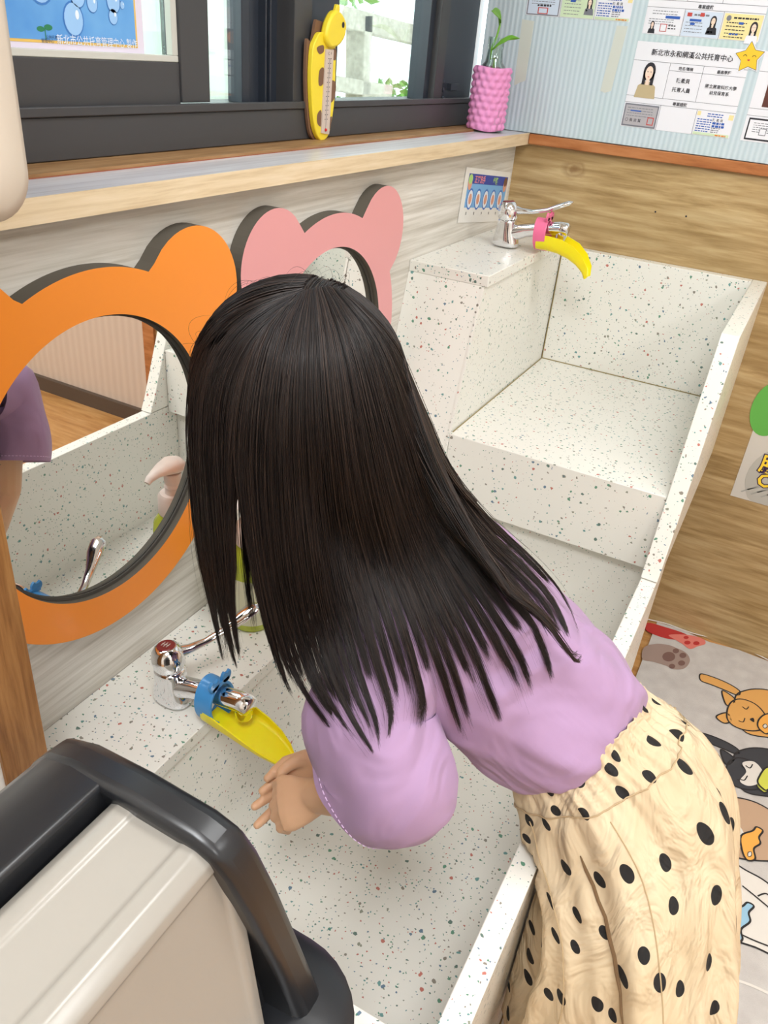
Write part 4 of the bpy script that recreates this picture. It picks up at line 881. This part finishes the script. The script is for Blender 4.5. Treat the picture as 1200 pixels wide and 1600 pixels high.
def sleeve(S0, pts, name='sleeve'):
    sp2 = spline_sp(pts, 7); rings = ell_rings(sp2, 64); n_ = len(rings)
    for i, r_ in enumerate(rings):
        c = Vector(sp2[i][0]); rings[i] = [p_+(p_-c).normalized()*fold(p_, .003+.0015*i/n_, .9) for p_ in r_]
    c = Vector(sp2[-1][0]); last = rings[-1]; inner = [c+(p_-c)*.965+(Vector(sp2[-2][0])-c)*.2 for p_ in last]; inner2 = [c+(p_-c)*.90+(Vector(sp2[-5][0])-c) for p_ in last]
    mb = MB(); mb.loft(rings+[inner, inner2], 0, False); o = mb.build(name, M_SHIRT, shirt, smooth=True, angle=75)
    st = MB(); r1 = rings[-3]; q_ = [c+(p_-c)*1.004 for p_ in r1]
    for k in range(0, 64):
        a, b = r1[k], r1[(k+1) % 64]; cc_ = Vector(sp2[-3][0]); a2, b2 = cc_+(a-cc_)*1.006, cc_+(b-cc_)*1.006
        st.tube([a2.lerp(b2, .1), a2.lerp(b2, .72)], .0006, 4)
    so = st.build('hem_stitching', M_STITCH, o); so['kind'] = 'stuff'; return o
HEM = atd(592, 1222, .925)
sleeve(S_L, [(V3(-1.385, -.425, .865), .050, .060), (V3(-1.425, -.437, .842), .058, .066), (V3(-1.452, -.446, .800), .062, .068), (V3(-1.475, -.448, .762), .067, .072), (HEM+V3(0, -.006, .016), .070, .078), (HEM+V3(.0, .010, -.012), .069, .077)])
HR = V3(-1.275, -.375, .735)
sleeve(S_R, [(V3(-1.285, -.405, .865), .050, .060), (V3(-1.245, -.405, .842), .055, .060), (V3(-1.250, -.395, .800), .056, .058), (V3(-1.262, -.385, .765), .056, .058), (HR, .056, .058)])
# ---- skirt
NS = 240
sk = [(V3(-1.284, -.628, .690), .107, .094, .0), (V3(-1.283, -.642, .672), .111, .098, .0), (V3(-1.282, -.674, .645), .122, .114, .0), (V3(-1.285, -.712, .602), .138, .130, .0), (V3(-1.312, -.748, .545), .150, .120, .0), (V3(-1.338, -.774, .480), .160, .118, 0), (V3(-1.348, -.786, .40), .170, .126, 0), (V3(-1.352, -.794, .32), .180, .134, 0), (V3(-1.352, -.800, .24), .190, .140, 0), (V3(-1.350, -.802, .19), .194, .143, 0)]
nrm = [(0.06, .62, .78)]*3+[(0, .42, .9), (0, .2, .98), (0, .06, 1), (0, 0, 1), (0, 0, 1), (0, 0, 1), (0, 0, 1)]
sk2 = spline_sp([(c, a, b) for c, a, b, _ in sk], 9); nr2 = spline_sp([(Vector(n_),) for n_ in nrm], 9)
rings = []; length = 0; vv = []
for i, (c, a, b) in enumerate(sk2):
    c = Vector(c); n_ = Vector(nr2[i][0]).normalized(); l = (LF-n_*LF.dot(n_)).normalized(); f = n_.cross(l)
    if i: length += (c-Vector(sk2[i-1][0])).length
    vv.append(length); T_ = i/(len(sk2)-1); ring = []
    for k in range(NS):
        th = 2*PI*k/NS; back_ = .5+.5*math.sin(th-.35) if f.y < 0 else .5-.5*math.sin(th-.35)
        gather = .0045*math.sin(46*th+2*math.sin(3*th))*max(0, 1-T_*3.2)*(.15+.85*back_)*(1 if i > 3 else .55)
        folds = (math.sin(7*th+.6+1.2*T_)+.55*math.sin(12*th+2.1*T_)+.35*math.sin(19*th+1+T_*3))*.011*min(1, max(0, T_-.06)*1.8)
        wr_ = .0022*math.sin(17*th+T_*26)*math.sin(T_*34+5*th)*min(1, T_*4)
        r_ = 1+0*T_; d = l*math.cos(th)*a+f*math.sin(th)*b; p_ = c+d+d.normalized()*(gather+folds+wr_)
        if p_.z < .565 and p_.y > -.656: p_.y = -.656-.002*math.sin(9*th)
        ring.append(p_)
    rings.append(ring)
mb = MB(); mb.loft(rings, 0, False); me_n = len(rings)
skirt = mb.build('skirt', M_SKIRT, G_, smooth=True, angle=180, fix=True)
uvl = skirt.data.uv_layers.new(name='UVMap'); me = skirt.data
nv = NS
for pol in me.polygons:
    ks = [me.loops[li].vertex_index % nv for li in pol.loop_indices]; wrap = max(ks)-min(ks) > nv/2
    for li in pol.loop_indices:
        vi = me.loops[li].vertex_index; k = vi % nv; r_ = vi//nv
        if wrap and k < nv/2: k += nv
        uvl.data[li].uv = (k/nv*2*PI*.150, vv[r_])
sd = skirt.modifiers.new('cloth_thickness', 'SOLIDIFY'); sd.thickness = .0012
# waistband seam, pocket slit drawn as a line in shadow colour
def on_skirt(k, i, o=.0012):
    p_ = rings[i][k % NS]; c = Vector(sk2[i][0]); return p_+(p_-c).normalized()*o
bpy.context.view_layer.update()
M_SEAM = mat('skirt_seam', srgb(186, 162, 126), .9); M_SLIT = mat('pocket_shadow', srgb(120, 94, 66), .95)
kF = int(NS*.0)
MB().tube([on_skirt(k, 17) for k in range(0, NS+1, 2)], .0009, 5).build('waistband_seam', M_SEAM, skirt, smooth=True)
def near_k(px, py, i):
    best = None
    for k in range(NS):
        p_ = rings[i][k]; q_ = ROT.transposed() @ (p_-CAM); x, y = 600+FPX*q_.x/-q_.z, 800-FPX*q_.y/-q_.z
        dd = (x-px)**2+((p_-CAM).length-.9)**2*1e4*0; vis = (p_-Vector(sk2[i][0])).dot(CAM-p_) > 0
        if vis and (best is None or dd < best[0]): best = (dd, k)
    return best[1]
kp = near_k(950, 1320, 36)
MB().tube([on_skirt(kp+int(j*.5), 24+j*2, .0006) for j in range(0, 11)], [.0008]+[.0022]*4+[.0028]*3+[.002]*2+[.0008], 6).build('pocket_opening', M_SLIT, skirt, smooth=True)
for px_, i0 in ((880, 19), (1035, 19)):
    kk = near_k(px_, 1400, 45); MB().tube([on_skirt(kk-int((i-19)*.0), i, .0002) for i in range(i0, len(rings), 2)], .0009, 5).build('panel_seam', M_SEAM, skirt, smooth=True)
# ================================================================== HAIR
dg = bpy.context.evaluated_depsgraph_get()
def bvh_of(os_):
    vs = []; fs = []
    for o in os_:
        off = len(vs); m_ = o.data; vs += [v_.co.copy() for v_ in m_.vertices]; fs += [tuple(i+off for i in p_.vertices) for p_ in m_.polygons]
    return BVHTree.FromPolygons(vs, fs)
nk = MB(); nk.tube([V3(-1.33, -.455, .87), NECK+V3(.0, -.01, .01), HC+U_H*-.03-F_H*.01], [.085, .060, .082], 20); nko = nk.build('neck_proxy', M_SKIN)
BV = bvh_of([nko]+[shirt]+[c for c in shirt.children if c.name.startswith('sleeve')])
nkm = nko.data; bpy.data.objects.remove(nko); bpy.data.meshes.remove(nkm)
HR_ = (.104, .110, .110); HCH = HC+U_H*.004
def ell_hit(px, py, grow=0):
    d = ray(px, py).normalized(); o = CAM-HCH
    od = Vector((o.dot(L_H)/(HR_[0]+grow), o.dot(F_H)/(HR_[1]+grow), o.dot(U_H)/(HR_[2]+grow))); dd = Vector((d.dot(L_H)/(HR_[0]+grow), d.dot(F_H)/(HR_[1]+grow), d.dot(U_H)/(HR_[2]+grow)))
    a, b, c = dd.dot(dd), 2*od.dot(dd), od.dot(od)-1; D = b*b-4*a*c
    if D < 0: return None
    return (-b-math.sqrt(D))/(2*a)
def guide(pts, back=0.0, n=26):
    """a lock of hair: follows the skull while above it, then hangs straight down or lies on the back"""
    s2 = spline_sp([(Vector((x, y, 0)),) for x, y in pts], 8); q = [Vector(a[0]) for a in s2]
    L = [0]
    for i in range(1, len(q)): L.append(L[-1]+(q[i]-q[i-1]).length)
    out = []; plane = None; nh = Vector((.9, .43, 0)).normalized(); ds = []; hits = []
    for j in range(n):
        tt = L[-1]*j/(n-1); i = max(k for k in range(len(L)) if L[k] <= tt+1e-6); i = min(i, len(q)-2); f = (tt-L[i])/max(1e-6, L[i+1]-L[i]); p_ = q[i].lerp(q[i+1], f)
        d = ray(p_.x, p_.y).normalized(); h = ell_hit(p_.x, p_.y); P_ = CAM+d*h if h else None
        loc = BV.ray_cast(CAM, d)[0]; hs = (loc-CAM).length if loc else None; hits.append((p_, d, h, hs))
        if P_ and (P_.z > HC.z or plane is None): dist = h; plane = nh.dot(P_)
        else:
            dist = ((plane if plane is not None else nh.dot(HC))-nh.dot(CAM))/nh.dot(d)
            if h and h < dist: dist = h
        if back and hs and p_.y > 700:
            w_ = min(1, (p_.y-700)/160)*back; dist = dist*(1-w_)+(hs-.010)*w_
        if hs and hs-.006 < dist: dist = hs-.006
        ds.append(dist)
    for _ in range(3): ds = [ds[0]]+[(ds[i-1]+2*ds[i]+ds[i+1])/4 for i in range(1, n-1)]+[ds[-1]]
    for j in range(n):
        p_, d, h, hs = hits[j]; dist = ds[j]
        if hs and dist > hs-.004: dist = hs-.004
        out.append(CAM+d*dist)
    return np.array([tuple(v_) for v_ in out])
GA = [guide(g) for g in (
    [(470, 451), (405, 466), (342, 500), (306, 550), (291, 640), (298, 760), (308, 860), (330, 960), (346, 1030)],
    [(474, 453), (385, 500), (330, 580), (318, 680), (326, 800), (338, 900), (356, 990), (372, 1046)],
    [(478, 454), (398, 520), (358, 600), (348, 700), (356, 800), (362, 880), (366, 960), (376, 1030)])]
GB = [guide(g, b) for g, b in (
    ([(462, 460), (410, 520), (385, 610), (376, 720), (384, 820), (400, 920), (420, 1000), (446, 1080), (480, 1110)], 0),
    ([(470, 456), (432, 520), (412, 620), (408, 740), (418, 860), (436, 960), (462, 1050), (500, 1110), (522, 1142)], 0),
    ([(478, 454), (455, 530), (442, 640), (444, 780), (456, 900), (476, 990), (510, 1080), (548, 1140), (576, 1172)], .3),
    ([(485, 452), (478, 530), (474, 650), (482, 790), (498, 910), (520, 1000), (545, 1080), (572, 1140), (590, 1182)], .7),
    ([(492, 450), (500, 530), (508, 650), (520, 790), (540, 900), (566, 990), (590, 1070), (606, 1120), (598, 1160)], 1),
    ([(500, 449), (524, 530), (542, 650), (562, 780), (590, 890), (620, 980), (640, 1050), (650, 1100), (640, 1130)], 1),
    ([(508, 448), (548, 530), (578, 650), (604, 770), (636, 880), (670, 970), (700, 1050), (722, 1120), (740, 1168)], 1),
    ([(516, 448), (570, 530), (606, 650), (638, 770), (676, 870), (716, 950), (752, 1020), (776, 1080), (792, 1118)], 1),
    ([(524, 450), (588, 530), (630, 650), (668, 770), (714, 860), (762, 930), (804, 990), (832, 1040), (846, 1088)], 1),
    ([(530, 452), (602, 530), (648, 640), (690, 750), (744, 840), (804, 900), (850, 950), (872, 1000), (880, 1040)], 1),
    ([(538, 454), (614, 530), (660, 630), (704, 730), (766, 810), (830, 870), (874, 920), (896, 960), (906, 992)], 1))]
rng = np.random.default_rng(5)
hv = []; hf = []
def strands(G, count, inward, rad, clumps, jitter, lo=.86, seed=0, tipspread=1.0, stray=0.0, split=False):
    G = np.array(G); ng, n, _ = G.shape; cen = np.array(tuple(HC))
    out = []
    for s_ in range(count):
        t_ = rng.random()*(ng-1); cl = (math.floor(t_*clumps)+.5+rng.normal()*.10)/clumps; cl = min(max(cl, 0), ng-1)
        tcut = lo+(1.0-lo)*(.5+.5*math.sin(cl*7.3+seed))*rng.uniform(.75, 1.0)+rng.normal()*.008; tcut = min(tcut, 1.0)
        s = np.linspace(0, tcut, 20); cf = np.clip((s-.42)/.5, 0, 1)**1.25*.90*tipspread
        if split: cl = 0 if t_ < (ng-1)/2 else ng-1; cf = np.clip((s-.38)/.28, 0, 1)**1.2
        tt = np.clip(t_*(1-cf)+cl*cf+rng.normal()*.02*s, 0, ng-1-1e-4); gi = np.floor(tt).astype(int); gf = (tt-gi)[:, None]
        x = s*(n-1); xi = np.minimum(np.floor(x).astype(int), n-2); xf = (x-xi)[:, None]
        P_ = (G[gi, xi]*(1-xf)+G[gi, xi+1]*xf)*(1-gf)+(G[gi+1, xi]*(1-xf)+G[gi+1, xi+1]*xf)*gf
        dep = rng.random()*inward; w_ = np.exp(-((s)/.75)**4)[:, None]; dirc = cen-P_; ln = np.linalg.norm(dirc, axis=1, keepdims=True); P_ = P_+dirc/ln*dep*w_
        j = rng.normal(size=3)*jitter; P_ = P_+j*np.clip(s*1.5, .15, 1)[:, None]*(1-.6*cf[:, None])
        if stray: ph = rng.random(3)*6; P_ = P_+stray*np.sin(s[:, None]*rng.uniform(3, 8)+ph)*s[:, None]
        out.append(P_)
    emit(out, rad)
def emit(S, rad):
    S = np.array(S); N, n, _ = S.shape; T_ = np.gradient(S, axis=1); T_ /= np.linalg.norm(T_, axis=2, keepdims=True)+1e-9
    A = np.cross(T_, np.array([.3, -.5, .8])); A /= np.linalg.norm(A, axis=2, keepdims=True)+1e-9; B_ = np.cross(T_, A)
    prof = np.clip(1.15-np.linspace(0, 1, n)**3, .2, 1)*rad; vs = []
    for k in range(3): a = 2*PI*k/3; vs.append(S+(A*math.cos(a)+B_*math.sin(a))*prof[None, :, None])
    V_ = np.stack(vs, axis=2).reshape(-1, 3); base = sum(len(a) for a in hv); hv.append(V_)
    st = np.arange(N)[:, None, None]*n*3; ii = np.arange(n-1)[None, :, None]*3; kk = np.arange(3)[None, None, :]; k2 = (kk+1) % 3
    hf.append((np.stack([st+ii+kk, st+ii+k2, st+ii+3+k2, st+ii+3+kk], axis=-1).reshape(-1, 4)+base))
strands(GA, 1100, .022, .00042, 5, .0016, .86, 1.0); strands(GB, 5600, .024, .00045, 3, .0018, .84, 2.0)
strands(GB[1:], 700, .004, .0003, 9, .004, .78, 4.0, .6, .004); strands(GA, 120, .004, .00028, 9, .004, .8, 3.0, .5, .004)
strands([GA[2], GB[0]], 700, .020, .00045, 1, .0016, .8, 1.0, split=True)
# the far side of the head: same locks mirrored over the middle of the head
def refl(G): 
    G = np.array(G); c = np.array(tuple(HC)); n_ = np.array(tuple(L_H)); return G-2*((G-c)@n_)[..., None]*n_
strands(refl(GB), 1500, .024, .0007, 4, .003, .80, 5.0); strands(refl(GA), 500, .02, .0006, 3, .002, .85, 1.0)
def bridge(a, b, m=7):
    """locks between two outer ones, pushed out onto the rounded head"""
    a = np.array(a); b = np.array(b); c = np.array(tuple(HCH)); ax = [np.array(tuple(v_)) for v_ in (L_H, F_H, U_H)]; out = []
    for k in range(m):
        g = a+(b-a)*k/(m-1); q = g-c; e = np.stack([q@ax[0]/HR_[0], q@ax[1]/HR_[1], q@ax[2]/HR_[2]], 1); L_ = np.linalg.norm(e, axis=1, keepdims=True)
        q2 = q/np.minimum(1, np.maximum(L_, .05)); out.append(c+q2)
    return out
strands(bridge(GB[-1], refl(GB[-1])), 700, .012, .0006, 1, .0016, .56, 1.0, split=True)
strands(bridge(GA[0], refl(GA[0]), 9), 900, .010, .0006, 3, .0014, .34, 1.0)
RGB_ = refl(GB); cross = []
for k_i in range(0, len(GB)):
    a_ = GB[k_i][0]; b_ = RGB_[k_i][0]; c_ = np.array(tuple(HCH)); row = []
    for f_ in np.linspace(0, 1, 14):
        q_ = a_+(b_-a_)*f_-c_; e_ = np.array([q_@np.array(tuple(v_))/r_ for v_, r_ in zip((L_H, F_H, U_H), HR_)]); row.append(c_+q_/np.linalg.norm(e_)*.965)
    cross.append(np.array(row))
strands(cross, 500, .006, .0006, 3, .0012, .97, 1.0, .2)
# flyaways over the crown
fl_ = []
for _ in range(45):
    a = rng.uniform(-.9, .9); b = rng.uniform(-1.2, .6); d0 = (L_H*math.sin(a)*.6+U_H*math.cos(a)*math.cos(b)+F_H*math.sin(b)).normalized(); side = (L_H*rng.normal()+F_H*rng.normal()+U_H*.2*rng.normal()).normalized(); L_ = rng.uniform(.03, .08); lift = rng.uniform(.002, .018); s = np.linspace(0, 1, 20)
    pts = []
    for q_ in s: 
        d1 = (d0+side*(q_-.5)*L_/.15).normalized(); pts.append(tuple(HCH+L_H*d1.dot(L_H)*HR_[0]*.97+F_H*d1.dot(F_H)*HR_[1]*.97+U_H*d1.dot(U_H)*HR_[2]*.97+d1*lift*math.sin(PI*q_)**.8))
    fl_.append(pts)
emit(fl_, .00014)
V_ = np.concatenate(hv); F_ = np.concatenate(hf)
# solid under-layer: skull cap and the inner sheet of hair
cap = MB(); n_, m_ = 40, 26; k_ = .885
cap.loft([[HCH+L_H*(HR_[0]*k_*math.sin(p)*math.cos(q))+F_H*(HR_[1]*k_*math.sin(p)*math.sin(q))+U_H*(HR_[2]*k_*math.cos(p)) for q in [2*PI*j/n_ for j in range(n_)]] for p in [PI*.62*(j+.01)/(m_-1) for j in range(m_)]], 0, False)
def sheetG(G, frac, off):
    G = np.array(G); n = int(G.shape[1]*frac); c = np.array(tuple(HC)); rows = []
    for g in G:
        g = g[:n]; d = c-g; d /= np.linalg.norm(d, axis=1, keepdims=True); back = np.array([.9, .3, -.2]); w_ = np.linspace(0, 1, n)[:, None]**2; rows.append(g+(d*(1-w_)+back*w_*.5)*off)
    rows = np.array(rows); vs = [tuple(v_) for r_ in rows for v_ in r_]; K = len(rows)
    cap.add(vs, [(i*n+j, i*n+j+1, (i+1)*n+j+1, (i+1)*n+j) for i in range(K-1) for j in range(n-1)])
sheetG(GA, .62, .016); sheetG([GA[2], GB[0]], .46, .016); sheetG(GB, .64, .018); sheetG(refl(GB), .70, .012)
cv_ = np.array([tuple(v_) for v_ in cap.v]); off = len(V_)
me = bpy.data.meshes.new('hair')
me.from_pydata(np.concatenate([V_, cv_]).tolist(), [], F_.tolist()+[tuple(i+off for i in f) for f in cap.f])
me.materials.append(M_HAIR); me.polygons.foreach_set('use_smooth', [True]*len(me.polygons)); me.update()
hair = bpy.data.objects.new('hair', me); COL.objects.link(hair); hair.parent = G_
relink(G_)
